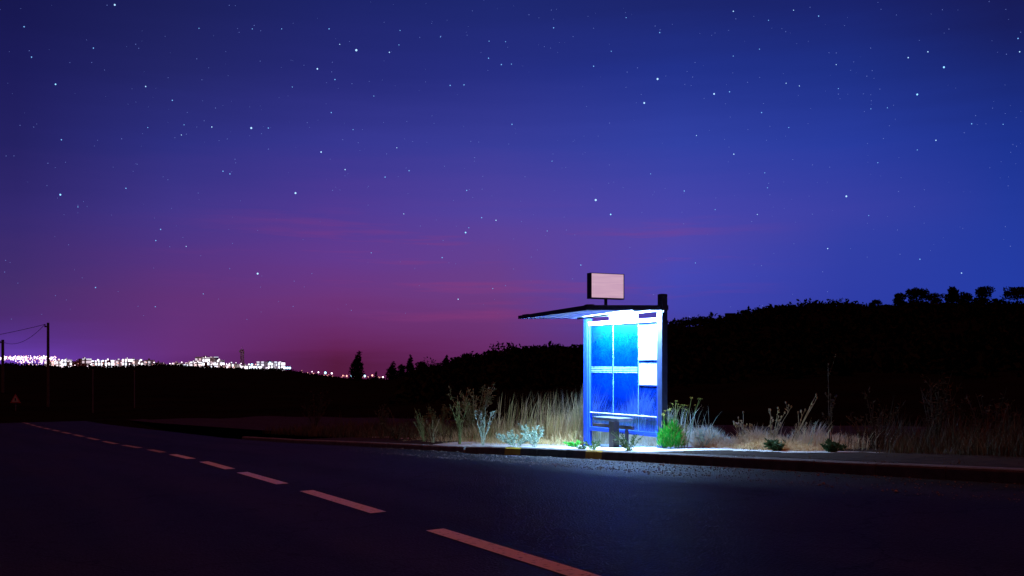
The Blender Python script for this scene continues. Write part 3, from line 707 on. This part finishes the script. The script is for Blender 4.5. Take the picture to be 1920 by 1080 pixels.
# radio mast
x,y,z=AT(454,692,TY+60); zt=AT(454,655,TY+60)[2]
t=thing('radio_mast',(x,y,z-3),'dark lattice radio mast rising above the lit hillside houses','mast')
mb=MB()
w0,w1=1.5,1.1; n=8
for sx,sy in ((1,1),(1,-1),(-1,-1),(-1,1)): mb.tube([(x+sx*w0,y+sy*w0,z-3),(x+sx*w1,y+sy*w1,zt)],.28,.22,4)
for i in range(n):
    za,zb=lerp(z,zt,i/n),lerp(z,zt,(i+1)/n)
    for sy in (-1,1):
        mb.tube([(x-1.4,y+sy*1.3,za),(x+1.3,y+sy*1.3,zb)],.16,.16,4); mb.tube([(x+1.4,y+sy*1.3,za),(x-1.3,y+sy*1.3,zb)],.16,.16,4)
mb.build('lattice',M['facade'],t,(x,y,z-3))
for k,(dx,dz) in enumerate(((-1.9,-2),(1.9,-3),(0,-1))):
    mb=MB(); mb.tube([(x+dx,y-1.6,zt+dz-1),(x+dx,y-1.6,zt+dz+1)],.6,.6,8); mb.build('antenna',M['facade'],t,(x,y,z-3))
mb=MB(); mb.tube([(x,y,zt),(x,y,zt+3.5)],.12,.06,5); mb.build('aerial',M['facade'],t,(x,y,z-3))

# ---------------------------------------------------------------- grasses
def blades(mb,n,sr,qr,hr,w,lean,rnd,hfun=None,bias=(0,0)):
    for _ in range(n):
        s=rnd.uniform(*sr); q=rnd.uniform(*qr)
        k=1.0
        if hfun:
            k=hfun(s,q,rnd)
            if k<=0: continue
        h=rnd.uniform(*hr)*k
        x,y,z=P(s,q,-.03); a=rnd.uniform(0,6.283); l=rnd.uniform(.1,1)*lean*h
        dx,dy=math.cos(a)*l+bias[0]*h,math.sin(a)*l+bias[1]*h; b=rnd.uniform(0,6.283); wx,wy=math.cos(b)*w*rnd.uniform(.6,1.2),math.sin(b)*w*rnd.uniform(.6,1.2)
        pts=[]
        for t in (0,.4,.75):
            cx,cy,cz=x+dx*t*t,y+dy*t*t,z+h*t*(1-.12*t)
            ww=1-.5*t; pts+= [(cx-wx*ww,cy-wy*ww,cz),(cx+wx*ww,cy+wy*ww,cz)]
        pts.append((x+dx,y+dy,z+h*.9))
        mb.add(pts,[(0,1,3,2),(2,3,5,4),(4,5,6)])
def clump(seed,f1=1.3,f2=2.1):
    return lambda s,q,r: (.62+.38*math.sin(s*f1*2+seed)*math.sin(q*f2*2+seed*2)+.25*math.sin(s*5.3+seed)*math.sin(q*4.1)) 
g=random.Random(21)
mb=MB()
blades(mb,4600,(2.3,5.2),(-2.6,-.25),(.75,1.25),.0065,.28,g,lambda s,q,r: max(.35,clump(1)(s,q,r))*(1 if s<4.6 else .8),(.07,0))
blades(mb,1500,(2.25,4.0),(-2.4,-.2),(1.05,1.55),.0065,.22,g,lambda s,q,r: max(.6,min(1.05,clump(1)(s,q,r))),(.09,0))
blades(mb,260,(4.4,7.0),(-2.0,-.3),(1.0,1.45),.006,.25,g,None,(.08,0))
blades(mb,1300,(5.0,7.6),(-2.6,-.2),(.5,1.05),.0065,.4,g,clump(2),(.05,0))
o=mb.build('tall_straw',M['straw']); tag(o,'tall dry straw grass left of the shelter','grass',None,'stuff')
mb=MB()
blades(mb,13000,(2.2,9.5),(-2.8,.0),(.25,.55),.005,.8,g,clump(3))
blades(mb,5000,(2.6,10),(-.4,.35),(.08,.28),.005,1.2,g,clump(6))
blades(mb,2600,(3.6,10),(.2,1.0),(.04,.16),.005,1.4,g,lambda s,q,r: clump(6)(s,q,r)-.25)
o=mb.build('dry_grass',M['straw']); tag(o,'matted dry grass at the foot of the tall straw left of the shelter','grass',None,'stuff')
mb=MB()
blades(mb,3600,(4.4,11),(-2.4,.1),(.25,.75),.007,.6,g,clump(18))
o=mb.build('green_grass',M['olive']); tag(o,'olive green tangle of weeds and grass left of the tall straw','grass',None,'stuff')
mb=MB()
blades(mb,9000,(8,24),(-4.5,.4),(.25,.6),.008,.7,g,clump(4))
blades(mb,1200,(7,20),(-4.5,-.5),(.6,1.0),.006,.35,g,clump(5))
o=mb.build('dry_grass',M['straw_red_dim']); tag(o,'brown dry grass fading into the dark on the far left verge','grass',None,'stuff')
mb=MB()
blades(mb,5200,(.1,2.5),(-2.4,-.30),(.22,.48),.006,.6,g,clump(7))
blades(mb,90,(.5,2.4),(-1.8,-.4),(.6,.95),.005,.45,g)
blades(mb,3500,(-.2,2.6),(-1.6,-.2),(.06,.2),.006,1.5,g,clump(15))
o=mb.build('dry_grass',M['straw_pale']); tag(o,'pale dry grass behind the shelter glass','grass',None,'stuff')
mb=MB()
blades(mb,6500,(-3.3,-.35),(-2.7,-.5),(.20,.44),.006,.8,g,lambda s,q,r: clump(8)(s,q,r)*(1-smooth(-2.3,-3.4,s)))
blades(mb,9000,(-3.2,-.35),(-2.2,-.42),(.08,.24),.006,1.5,g,clump(14))
blades(mb,220,(-3.6,-1.2),(-2.2,-.7),(.4,.65),.005,.45,g,clump(9),(.12,0))
o=mb.build('dry_grass',M['straw_pale']); tag(o,'pale dry grass right of the shelter','grass',None,'stuff')
mb=MB()
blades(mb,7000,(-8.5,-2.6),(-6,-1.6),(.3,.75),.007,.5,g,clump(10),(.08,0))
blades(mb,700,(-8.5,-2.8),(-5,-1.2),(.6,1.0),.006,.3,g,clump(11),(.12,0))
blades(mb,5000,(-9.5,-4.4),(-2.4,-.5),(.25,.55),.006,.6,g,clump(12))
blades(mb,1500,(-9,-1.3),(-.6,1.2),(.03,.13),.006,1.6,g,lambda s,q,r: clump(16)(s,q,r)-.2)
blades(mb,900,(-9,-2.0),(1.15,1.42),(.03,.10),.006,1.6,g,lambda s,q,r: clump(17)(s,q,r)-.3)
o=mb.build('brown_grass_dimmed',M['straw_red_dim']); tag(o,'rusty brown tall grass darkened to follow the fading light at the right','grass',None,'stuff')

# ---------------------------------------------------------------- single plants
def plant(name,u,q,H,spread,nst,label,stem,leaf,cat='plant',leafn=14,leafl=.06,leafw=.018,fork=3,heads=None,curve=.25,seed=0,r=.006,low=.15,group=None,bias=0,droop=0):
    rnd=random.Random(seed*131+int(u)); s=s_from_u(u,q); b=P(s,q,0)
    t=thing(name,b,label,cat,group); sm=MB(); lm=MB(); hm=MB()
    for i in range(nst):
        a=rnd.uniform(0,6.283); hh=H*(1 if i==0 else rnd.uniform(.45,.95)); sp=spread*rnd.uniform(.25,1)
        end=Vector((b[0]+math.cos(a)*sp+bias*hh, b[1]+math.sin(a)*sp, b[2]+hh))
        start=Vector((b[0]+rnd.uniform(-.03,.03),b[1]+rnd.uniform(-.03,.03),b[2]-.03))
        mid=start.lerp(end,.5)+Vector((-math.cos(a)*sp*curve*.5+rnd.uniform(-.02,.02),rnd.uniform(-.02,.02),hh*.06))
        pts=[]
        for k in range(7):
            f=k/6; pts.append(start*((1-f)**2)+mid*(2*f*(1-f))+end*(f*f)+Vector((rnd.uniform(-1,1),rnd.uniform(-1,1),0))*.008*f)
        sm.tube(pts,r*1.3,r*.55,4)
        tips=[(pts[-1],pts[-1]-pts[-3])]
        segs=[pts]
        for _ in range(fork):
            k=rnd.randint(2,5); p=pts[k]; d=(pts[k+1]-pts[k]).normalized()
            side=Vector((rnd.uniform(-1,1),rnd.uniform(-1,1),rnd.uniform(.2,.9))).normalized()
            L=hh*rnd.uniform(.12,.35); e=p+(d+side*.8).normalized()*L; m_=p.lerp(e,.5)+Vector((0,0,-.03*L-droop))
            sm.tube([p,m_,e],r*.8,r*.45,3); tips.append((e,e-m_)); segs.append([p,m_,e])
        if leaf:
            for _ in range(leafn):
                sg_=rnd.choice(segs); k=rnd.randint(0,len(sg_)-2); p=sg_[k].lerp(sg_[k+1],rnd.random())
                if p.z<b[2]+low*H*rnd.random(): continue
                d=Vector((rnd.uniform(-1,1),rnd.uniform(-1,1),rnd.uniform(-.2,1)))
                lm.leaf(p,d,leafw*rnd.uniform(.7,1.3),leafl*rnd.uniform(.6,1.4),rnd)
        if heads:
            for p,d in tips:
                if heads=='umbel':
                    for _ in range(7):
                        e=p+Vector((rnd.uniform(-1,1),rnd.uniform(-1,1),rnd.uniform(.5,1))).normalized()*.045
                        sm.tube([p,e],.0025,.002,3); hm.octa(e,.012,.007)
                else: sm.ball(p,rnd.uniform(.010,.018),rnd.uniform(.018,.03),6,5)
    sm.build('stems',stem,t,b)
    if leaf and lm.f: lm.build('leaves',leaf,t,b)
    if hm.f: hm.build('flower_heads' if heads=='umbel' else 'seed_heads',M['umbel'] if heads=='umbel' else M['seed'],t,b)
    return t
plant('wild_shrub',888,-1.3,1.45,.75,20,'largest wild shrub left of the shelter with long bare stalks poking up',M['stem'],M['olive'],leafn=60,leafl=.11,leafw=.02,fork=4,heads='seed',seed=1,r=.008)
plant('wild_shrub',822,-1.6,.95,.7,18,'olive bushy shrub left of the largest wild shrub',M['stem_green'],M['olive'],leafn=60,leafl=.08,leafw=.025,fork=4,seed=2)
plant('branching_weed',862,1.05,1.0,.26,9,'upright candelabra shaped weed on the pavement edge near the start of the dark kerb',M['stem_green'],M['olive'],leafn=60,leafl=.03,leafw=.010,fork=2,curve=.9,seed=3,r=.0055)
plant('branching_weed',795,.75,.85,.36,9,'thin green weed rising from the pavement left of the candelabra weed',M['stem_green'],M['olive'],leafn=20,leafl=.05,leafw=.012,fork=3,seed=4)
plant('branching_weed',811,1.1,.62,.36,9,'reddish brown dry weed with sideways twigs beside the thin green weed',M['stem'],M['straw_red_dim'],leafn=16,leafl=.05,leafw=.010,fork=5,seed=5)
plant('silver_weed',906,1.15,.85,.32,9,'silvery weed with one tall knobbly stalk between candelabra weed and lit weeds',M['stem_silver'],M['silver'],leafn=70,leafl=.035,leafw=.014,fork=3,seed=6,r=.004)
plant('silver_weed',968,1.15,.34,.55,18,'low sprawling silver green weed spread along the bright kerb edge',M['stem_silver'],M['silver'],leafn=90,leafl=.04,leafw=.016,fork=6,seed=7,r=.0032)
plant('silver_weed',1002,1.0,.50,.45,12,'silver green weed with zigzag twigs closest to the tall straw',M['stem_silver'],M['silver'],leafn=70,leafl=.04,leafw=.015,fork=5,seed=8,r=.0038)
plant('creeping_weed',1077,.55,.10,.32,10,'low green creeping weed on the white pavement just left of the shelter post',M['stem_green'],M['green'],leafn=20,leafl=.06,leafw=.03,fork=3,seed=9,low=0)
plant('creeping_weed',1090,1.18,.10,.18,8,'tiny dark weed at the kerb edge below the left shelter post',M['stem_green'],M['darkgreen'],leafn=16,leafl=.04,leafw=.02,fork=2,seed=10,low=0)
plant('dark_weed',1112,.95,.16,.36,12,'low dark leafed weed on the lit pavement left of the bench leg',M['stem_green'],M['darkgreen'],leafn=18,leafl=.045,leafw=.022,fork=3,seed=11,low=0)
plant('dark_weed',1182,1.0,.36,.38,14,'taller dark leafed weed on the lit pavement right of the bench leg',M['stem_green'],M['darkgreen'],leafn=20,leafl=.045,leafw=.022,fork=4,seed=12,low=0)
plant('low_bush',1455,-.35,.16,.24,14,'low dark green bush on the pavement edge, nearer the shelter of two',M['stem_green'],M['darkgreen'],leafn=40,leafl=.07,leafw=.035,fork=2,seed=13,low=0)
plant('low_bush',1562,-.45,.17,.20,10,'low dark green bush on the pavement edge, farther from the shelter of two',M['stem_green'],M['darkgreen'],leafn=40,leafl=.07,leafw=.035,fork=2,seed=14,low=0)
plant('dry_stalk',1557,-1.6,1.42,.10,2,'tallest dry stalk with a bent tip at the right',M['stem_dark'],M['straw_red_dim'],leafn=60,leafl=.045,leafw=.018,fork=3,heads='seed',seed=15,r=.008)
plant('dry_stalk',1482,-1.0,.92,.12,4,'leaning forked bare stalk above the pale grass right of the shelter',M['stem'],None,fork=2,seed=16,r=.007,bias=.45,heads='seed')
plant('dry_stalk',1392,-1.0,.62,.22,8,'cluster of short seed headed stalks in the pale grass right of the shelter',M['stem'],M['straw'],leafn=6,fork=2,seed=17,r=.005,heads='seed')
plant('dry_stalk',1446,-1.2,.72,.25,8,'fan of slanting seed headed stalks behind the low dark bush',M['stem'],M['straw'],leafn=6,fork=2,seed=18,r=.005,bias=.15,heads='seed')
plant('dry_stalk',1516,-.9,.5,.08,3,'short pale blue tipped stalk between the leaning stalk and the tallest stalk',M['stem_silver'],M['silver'],leafn=6,leafl=.03,fork=1,seed=19,r=.005,bias=.2)
plant('dry_bush',1640,-1.8,.95,.5,14,'dim twiggy dry bush right of the tallest stalk',M['stem_dark'],M['straw_red_dim'],leafn=24,leafl=.06,fork=5,seed=20)
plant('dry_bush',1752,-2.2,1.25,.6,14,'rusty tall dry bush near the right edge of the grass',M['stem_dark'],M['straw_red_dim'],leafn=30,leafl=.08,fork=5,seed=21,bias=.1)
plant('dry_bush',1850,-2.6,.95,.6,14,'faint dry bush at the far right in near darkness',M['stem_dark'],M['straw_red_dim'],leafn=24,leafl=.07,fork=5,seed=22)
plant('dry_bush',722,-.9,1.0,.5,14,'dim branching bush on the left verge between the poplar and the olive shrub',M['stem_dark'],M['straw_red_dim'],leafn=18,leafl=.06,fork=5,seed=23,heads='seed')
plant('dry_bush',590,-1.6,1.6,.8,18,'almost black tall bush on the left verge below the falling ridge lights',M['stem_dark'],M['straw_red_dim'],leafn=24,leafl=.08,fork=5,seed=24)
plant('dry_bush',745,.6,.5,.55,16,'low reddish dry bush beside the kerb on the left verge',M['stem_dark'],M['straw_red_dim'],leafn=24,leafl=.07,fork=4,seed=25)
# green fennel bush hugging the right post
rf=random.Random(33); s0=s_from_u(1262,-.05); b=P(s0,-.05,0)
t=thing('fennel_bush',b,'bright green feathery fennel bush hugging the right side of the shelter','plant')
mb=MB(); mo=MB()
for i in range(1700):
    a=rf.uniform(0,6.283); rr=rf.random()**.7*.24; hh=rf.uniform(.10,.55)*(1-.6*(rr/.3)**2)
    x0,y0=b[0]+math.cos(a)*rr*1.05-.02,b[1]+math.sin(a)*rr; l=rf.uniform(.04,.13)
    (mo if rf.random()<(.6 if x0>b[0]+.10 else .06) else mb).leaf((x0,y0,b[2]+hh*rf.random()**.6),(math.cos(a)*.3+rf.uniform(-.4,.4),math.sin(a)*.3+rf.uniform(-.4,.4),rf.uniform(.5,1.4)),.009,l*1.15,rf)
mb.build('foliage',M['green'],t,b); mo.build('dry_foliage',M['straw'],t,b)
sm=MB(); hm=MB()
for (u,h,dx) in ((1246,.62,.0),(1252,.70,.02),(1265,.86,.01),(1276,.78,.05),(1293,.92,.03),(1299,.90,.10),(1285,.70,.0),(1272,.80,-.01)):
    x=(u-960)/F*b[1]; p0=Vector((lerp(x,b[0],.35),b[1]+rf.uniform(-.1,.1),b[2])); p2_=Vector((x+dx,p0.y,b[2]+h)); p1_=p0.lerp(p2_,.6)+Vector((-.02,0,0))
    sm.tube([p0,p1_,p2_],.008,.005,4)
    for k in range(2):
        e=p1_.lerp(p2_,.3+.3*k)+Vector((rf.uniform(-.09,.09),rf.uniform(-.05,.05),rf.uniform(.08,.15))); sm.tube([p1_.lerp(p2_,.2+.3*k),e],.005,.003,3)
        for _ in range(6): hm.octa(e+Vector((rf.uniform(-.03,.03),rf.uniform(-.03,.03),rf.uniform(0,.02))),.008,.005)
    for _ in range(8): hm.octa(p2_+Vector((rf.uniform(-.035,.035),rf.uniform(-.035,.035),rf.uniform(0,.02))),.009,.006)
sm.build('stalks',M['stem_green'],t,b); tag(hm.build('flower_heads',M['umbel'],t,b),None,None,None,'stuff')
plant('silver_weed',1318,-.45,.38,.3,10,'pale silvery weed in the bright grass right of the green fennel',M['stem_silver'],M['silver'],leafn=20,leafl=.04,leafw=.014,fork=3,seed=27)

# gravel and debris in the gutter
rg=random.Random(17); mb=MB()
for _ in range(2600):
    s=rg.gauss(-.5,3.2) if rg.random()<.7 else rg.uniform(-9,9); q=table(QK,s)+abs(rg.gauss(.25,.45))+.03
    if rg.random()<.35: q=table(QK,s)+1.15+rg.gauss(0,.12)+.05*s*.0
    x,y,z=PR(s,q,.003); r=rg.uniform(.004,.013)*(2.0 if rg.random()<.05 else 1)
    mb.octa((x,y,z+r*.3),r,r*.7)
tag(mb.build('gravel',M['stone']),'loose gravel and debris along the gutter','gravel',None,'stuff')

# ---------------------------------------------------------------- stars
SD=3200.0
def star_pos(u,v):
    d=Vector(((u-960)/F,1,(680-v)/F)).normalized(); return Vector((0,0,CZ))+d*SD
BIG=[(668,94,3),(471,240,2.7),(554,362,2.7),(1117,375,3),(1233,148,2.7),(1208,193,2.4),(1339,176,2.3),(113,365,2.3),(215,9,2.3),(1587,368,2.4),(1770,126,2.4),(1720,177,2.3),(873,436,2.2),(1145,402,2.1),(483,513,2.6),(104,158,1.9),(595,129,2.1),(602,285,2.0)]
MID="323 188,373 53,528 54,617 54,473 54,637 83,628 149,548 163,503 240,273 162,345 234,397 238,340 253,277 239,115 262,175 90,59 107,621 211,701 180,662 243,647 318,722 332,431 326,418 321,146 388,744 277,767 320,875 357,879 427,829 483,696 474,757 401,750 57,748 84,730 98,826 69,917 77,948 78,916 109,940 121,959 120,844 160,870 159,960 233,930 413,903 408,292 451,301 430,179 539,381 551,291 575,924 541,859 561,1174 33,1237 61,1038 52,1375 105,1146 96,1113 124,1368 172,1424 92,1375 21,1306 254,1376 289,1035 302,1220 326,1283 358,1420 402,1341 393,1629 404,1439 352,1434 324,1479 239,1474 156,1740 97,1664 202,1703 108,1755 263,1720 281,1822 232,1881 233,1646 305,1803 512,1552 466,1725 486,1568 121,1499 161,1909 72,1912 97,1304 493,1026 433,1089 497,1488 19,1441 38,1535 30,1572 166,1633 204,1428 211,45 50,236 353,349 462"
proto={}
def star(u,v,r,mat,label,group):
    key=(mat,)
    if key not in proto:
        m=MB(); m.ball((0,0,0),1,None,8,6); o=m.build('star',M[mat]); proto[key]=o
    else: o=proto[key].copy(); COL.objects.link(o)
    o.location=star_pos(u,v); o.scale=(r,)*3; tag(o,label,'star',group)
PXM=SD/F
rs_=random.Random(4)
for u,v,r in BIG: star(u,v,r*.62*PXM,'star_white' if r>2.6 or rs_.random()<.3 else 'star_blue','large bright blue white star outshining its neighbours','brightest stars')
for i,t_ in enumerate(MID.split(',')):
    u,v=map(float,t_.split()); star(u,v,(.95 if rs_.random()<.45 else .72)*PXM,'star' if rs_.random()<.85 else 'star_white','small clear blue white star in the night sky','small clear stars')
mb=MB()
for _ in range(1500):
    u=rs_.uniform(-500,2420); v=rs_.uniform(-500,600)*(1 if rs_.random()<.8 else .6)
    mb.octa(star_pos(u,v),rs_.uniform(.3,.85)*PXM)
tag(mb.build('faint_stars',M['star_faint']),'countless faint stars scattered over the sky','stars',None,'stuff')

# ---------------------------------------------------------------- sky
w=bpy.data.worlds.new('World'); scene.world=w; w.use_nodes=True; nt=w.node_tree; N=nt.nodes; L=nt.links
bg=N['Background']; out=N['World Output']
tc=N.new('ShaderNodeTexCoord'); sp=N.new('ShaderNodeSeparateXYZ'); L.new(tc.outputs['Generated'],sp.inputs[0])
def math_(op,a,b=None):
    n=N.new('ShaderNodeMath'); n.operation=op
    for i,x in enumerate((a,b)):
        if x is None: continue
        if isinstance(x,(int,float)): n.inputs[i].default_value=x
        else: L.new(x,n.inputs[i])
    return n.outputs[0]
az=math_('ARCTAN2',sp.outputs[0],sp.outputs[1])            # 0 ahead, + right
hyp=math_('SQRT',math_('ADD',math_('MULTIPLY',sp.outputs[0],sp.outputs[0]),math_('MULTIPLY',sp.outputs[1],sp.outputs[1])))
el=math_('ARCTAN2',sp.outputs[2],hyp)
mpn=N.new('ShaderNodeMapping'); mpn.inputs['Scale'].default_value=(2.2,2.2,26); L.new(tc.outputs['Generated'],mpn.inputs[0])
cn=N.new('ShaderNodeTexNoise'); cn.inputs['Scale'].default_value=2.4; cn.inputs['Detail'].default_value=6; cn.inputs['Roughness'].default_value=.55; L.new(mpn.outputs[0],cn.inputs['Vector'])
el_n=math_('ADD',el,math_('MULTIPLY',math_('SUBTRACT',cn.outputs['Fac'],.5),.028))
elf=math_('DIVIDE',el_n,R(30))
STN=[(-179,[(0,(30,15,26)),(30,(6,5,14))]),
 (-60,[(0,(36,24,70)),(10,(28,22,60)),(30,(8,8,30))]),
 ('u',30,[(700,(108,62,180)),(665,(98,57,165)),(640,(85,49,138)),(600,(76,44,114)),(540,(70,46,110)),(400,(52,41,112)),(270,(37,34,100)),(130,(28,28,90)),(0,(23,24,80)),(-250,(18,20,70))]),
 ('u',330,[(690,(98,44,116)),(660,(103,48,122)),(560,(97,50,120)),(480,(84,52,130)),(400,(67,54,138)),(270,(46,48,130)),(135,(35,38,105)),(0,(28,32,92)),(-250,(20,24,78))]),
 ('u',630,[(700,(84,26,62)),(660,(98,33,82)),(620,(105,42,102)),(560,(109,53,123)),(480,(98,58,142)),(400,(80,58,148)),(270,(55,55,145)),(135,(38,42,120)),(0,(29,36,105)),(-250,(20,26,85))]),
 ('u',930,[(690,(98,38,94)),(650,(105,46,108)),(600,(108,54,120)),(540,(107,62,136)),(460,(96,65,150)),(400,(82,67,160)),(270,(57,61,154)),(135,(38,46,130)),(0,(30,40,113)),(-250,(20,28,90))]),
 ('u',1270,[(640,(70,60,150)),(580,(68,68,172)),(520,(70,72,180)),(440,(82,71,170)),(400,(73,70,172)),(270,(50,65,164)),(135,(34,50,140)),(0,(28,38,110)),(-250,(20,28,90))]),
 ('u',1590,[(640,(42,58,160)),(560,(47,61,166)),(460,(50,63,165)),(390,(58,64,165)),(270,(41,60,160)),(135,(30,48,135)),(0,(26,36,110)),(-250,(18,26,85))]),
 ('u',1890,[(640,(28,56,160)),(540,(36,60,165)),(400,(36,58,158)),(270,(29,51,145)),(135,(25,39,115)),(0,(23,27,86)),(-250,(16,20,70))]),
 (60,[(0,(18,28,80)),(30,(7,9,32))]),
 (179,[(0,(30,15,26)),(30,(6,5,14))])]
prev=None
st=[]
for sN in STN:
    if sN[0]=='u':
        a=math.atan((sN[1]-960)/F); stops=[(math.degrees(math.atan((680-v)/F*math.cos(a))),c) for v,c in sN[2]]
    else: a=R(sN[0]); stops=sN[1]
    cr=N.new('ShaderNodeValToRGB'); els=cr.color_ramp.elements
    stops=sorted(stops); p0=max(0,stops[0][0]/30)
    els[0].position=p0; els[0].color=(*lin(stops[0][1]),1); els[1].position=min(1,stops[-1][0]/30); els[1].color=(*lin(stops[-1][1]),1)
    for e_,c in stops[1:-1]:
        e=els.new(min(1,max(0,e_/30))); e.color=(*lin(c),1)
    L.new(elf,cr.inputs[0]); st.append((a,cr.outputs[0]))
cur=st[0][1]
for (a0,_),(a1,o1) in zip(st,st[1:]):
    mr=N.new('ShaderNodeMapRange'); mr.interpolation_type='LINEAR' ; mr.inputs[1].default_value=a0; mr.inputs[2].default_value=a1
    L.new(az,mr.inputs[0]); mx=N.new('ShaderNodeMix'); mx.data_type='RGBA'; L.new(mr.outputs[0],mx.inputs[0]); L.new(cur,mx.inputs[6]); L.new(o1,mx.inputs[7]); cur=mx.outputs[2]
zf=N.new('ShaderNodeMapRange'); zf.inputs[1].default_value=R(23); zf.inputs[2].default_value=R(50); zf.inputs[3].default_value=1.0; zf.inputs[4].default_value=.12; L.new(el,zf.inputs[0]); zm=N.new('ShaderNodeMix'); zm.data_type='RGBA'; zm.blend_type='MULTIPLY'; zm.inputs[0].default_value=1; L.new(cur,zm.inputs[6]); L.new(zf.outputs[0],zm.inputs[7]); cur=zm.outputs[2]
n2=N.new('ShaderNodeTexNoise'); n2.inputs['Scale'].default_value=3.1; n2.inputs['Detail'].default_value=7; n2.inputs['Roughness'].default_value=.6
mp2=N.new('ShaderNodeMapping'); mp2.inputs['Scale'].default_value=(1.5,1.5,24); mp2.inputs['Location'].default_value=(.7,.3,.4); L.new(tc.outputs['Generated'],mp2.inputs[0]); L.new(mp2.outputs[0],n2.inputs['Vector'])
c1=N.new('ShaderNodeMapRange'); c1.inputs[1].default_value=.52; c1.inputs[2].default_value=.72; c1.inputs[4].default_value=.55; L.new(n2.outputs['Fac'],c1.inputs[0])
b1=N.new('ShaderNodeMapRange'); b1.interpolation_type='SMOOTHSTEP'; b1.inputs[1].default_value=R(1.2); b1.inputs[2].default_value=R(3.2); L.new(el,b1.inputs[0])
b2=N.new('ShaderNodeMapRange'); b2.interpolation_type='SMOOTHSTEP'; b2.inputs[1].default_value=R(9.5); b2.inputs[2].default_value=R(6.5); b2.inputs[3].default_value=0; b2.inputs[4].default_value=1; L.new(el,b2.inputs[0])
b3=N.new('ShaderNodeMapRange'); b3.interpolation_type='SMOOTHSTEP'; b3.inputs[1].default_value=R(20); b3.inputs[2].default_value=R(6); b3.inputs[3].default_value=0; b3.inputs[4].default_value=1; L.new(math_('ABSOLUTE',math_('ADD',az,R(2))),b3.inputs[0])
cf=math_('MULTIPLY',math_('MULTIPLY',c1.outputs[0],b1.outputs[0]),math_('MULTIPLY',b2.outputs[0],b3.outputs[0]))
cmx=N.new('ShaderNodeMix'); cmx.data_type='RGBA'; L.new(cf,cmx.inputs[0]); L.new(cur,cmx.inputs[6]); cmx.inputs[7].default_value=(*lin((140,58,122)),1); cur=cmx.outputs[2]
L.new(cur,bg.inputs[0]); bg.inputs[1].default_value=1.0

# added faint red light from high behind the camera, for an unseen source
sl=bpy.data.lights.new('red_fill','SUN'); sl.energy=.57; sl.color=(1,.19,.11); sl.angle=R(8)
so=bpy.data.objects.new('red_fill',sl); COL.objects.link(so); so.rotation_euler=(R(16),0,R(28)); so.location=(0,-20,30)

# ---------------------------------------------------------------- camera
cd=bpy.data.cameras.new('camera'); cd.lens=35; cd.sensor_width=36; cd.shift_y=140/1920; cd.clip_end=20000; cd.clip_start=.1
co=bpy.data.objects.new('camera',cd); COL.objects.link(co); co.location=(0,0,CZ); co.rotation_euler=(R(90),0,0); scene.camera=co
scene.view_settings.view_transform='Standard'; scene.view_settings.look='None'; scene.view_settings.exposure=0; scene.view_settings.gamma=1
scene.cycles.use_denoising=True; scene.cycles.sample_clamp_indirect=6; scene.cycles.max_bounces=6; scene.cycles.transparent_max_bounces=12
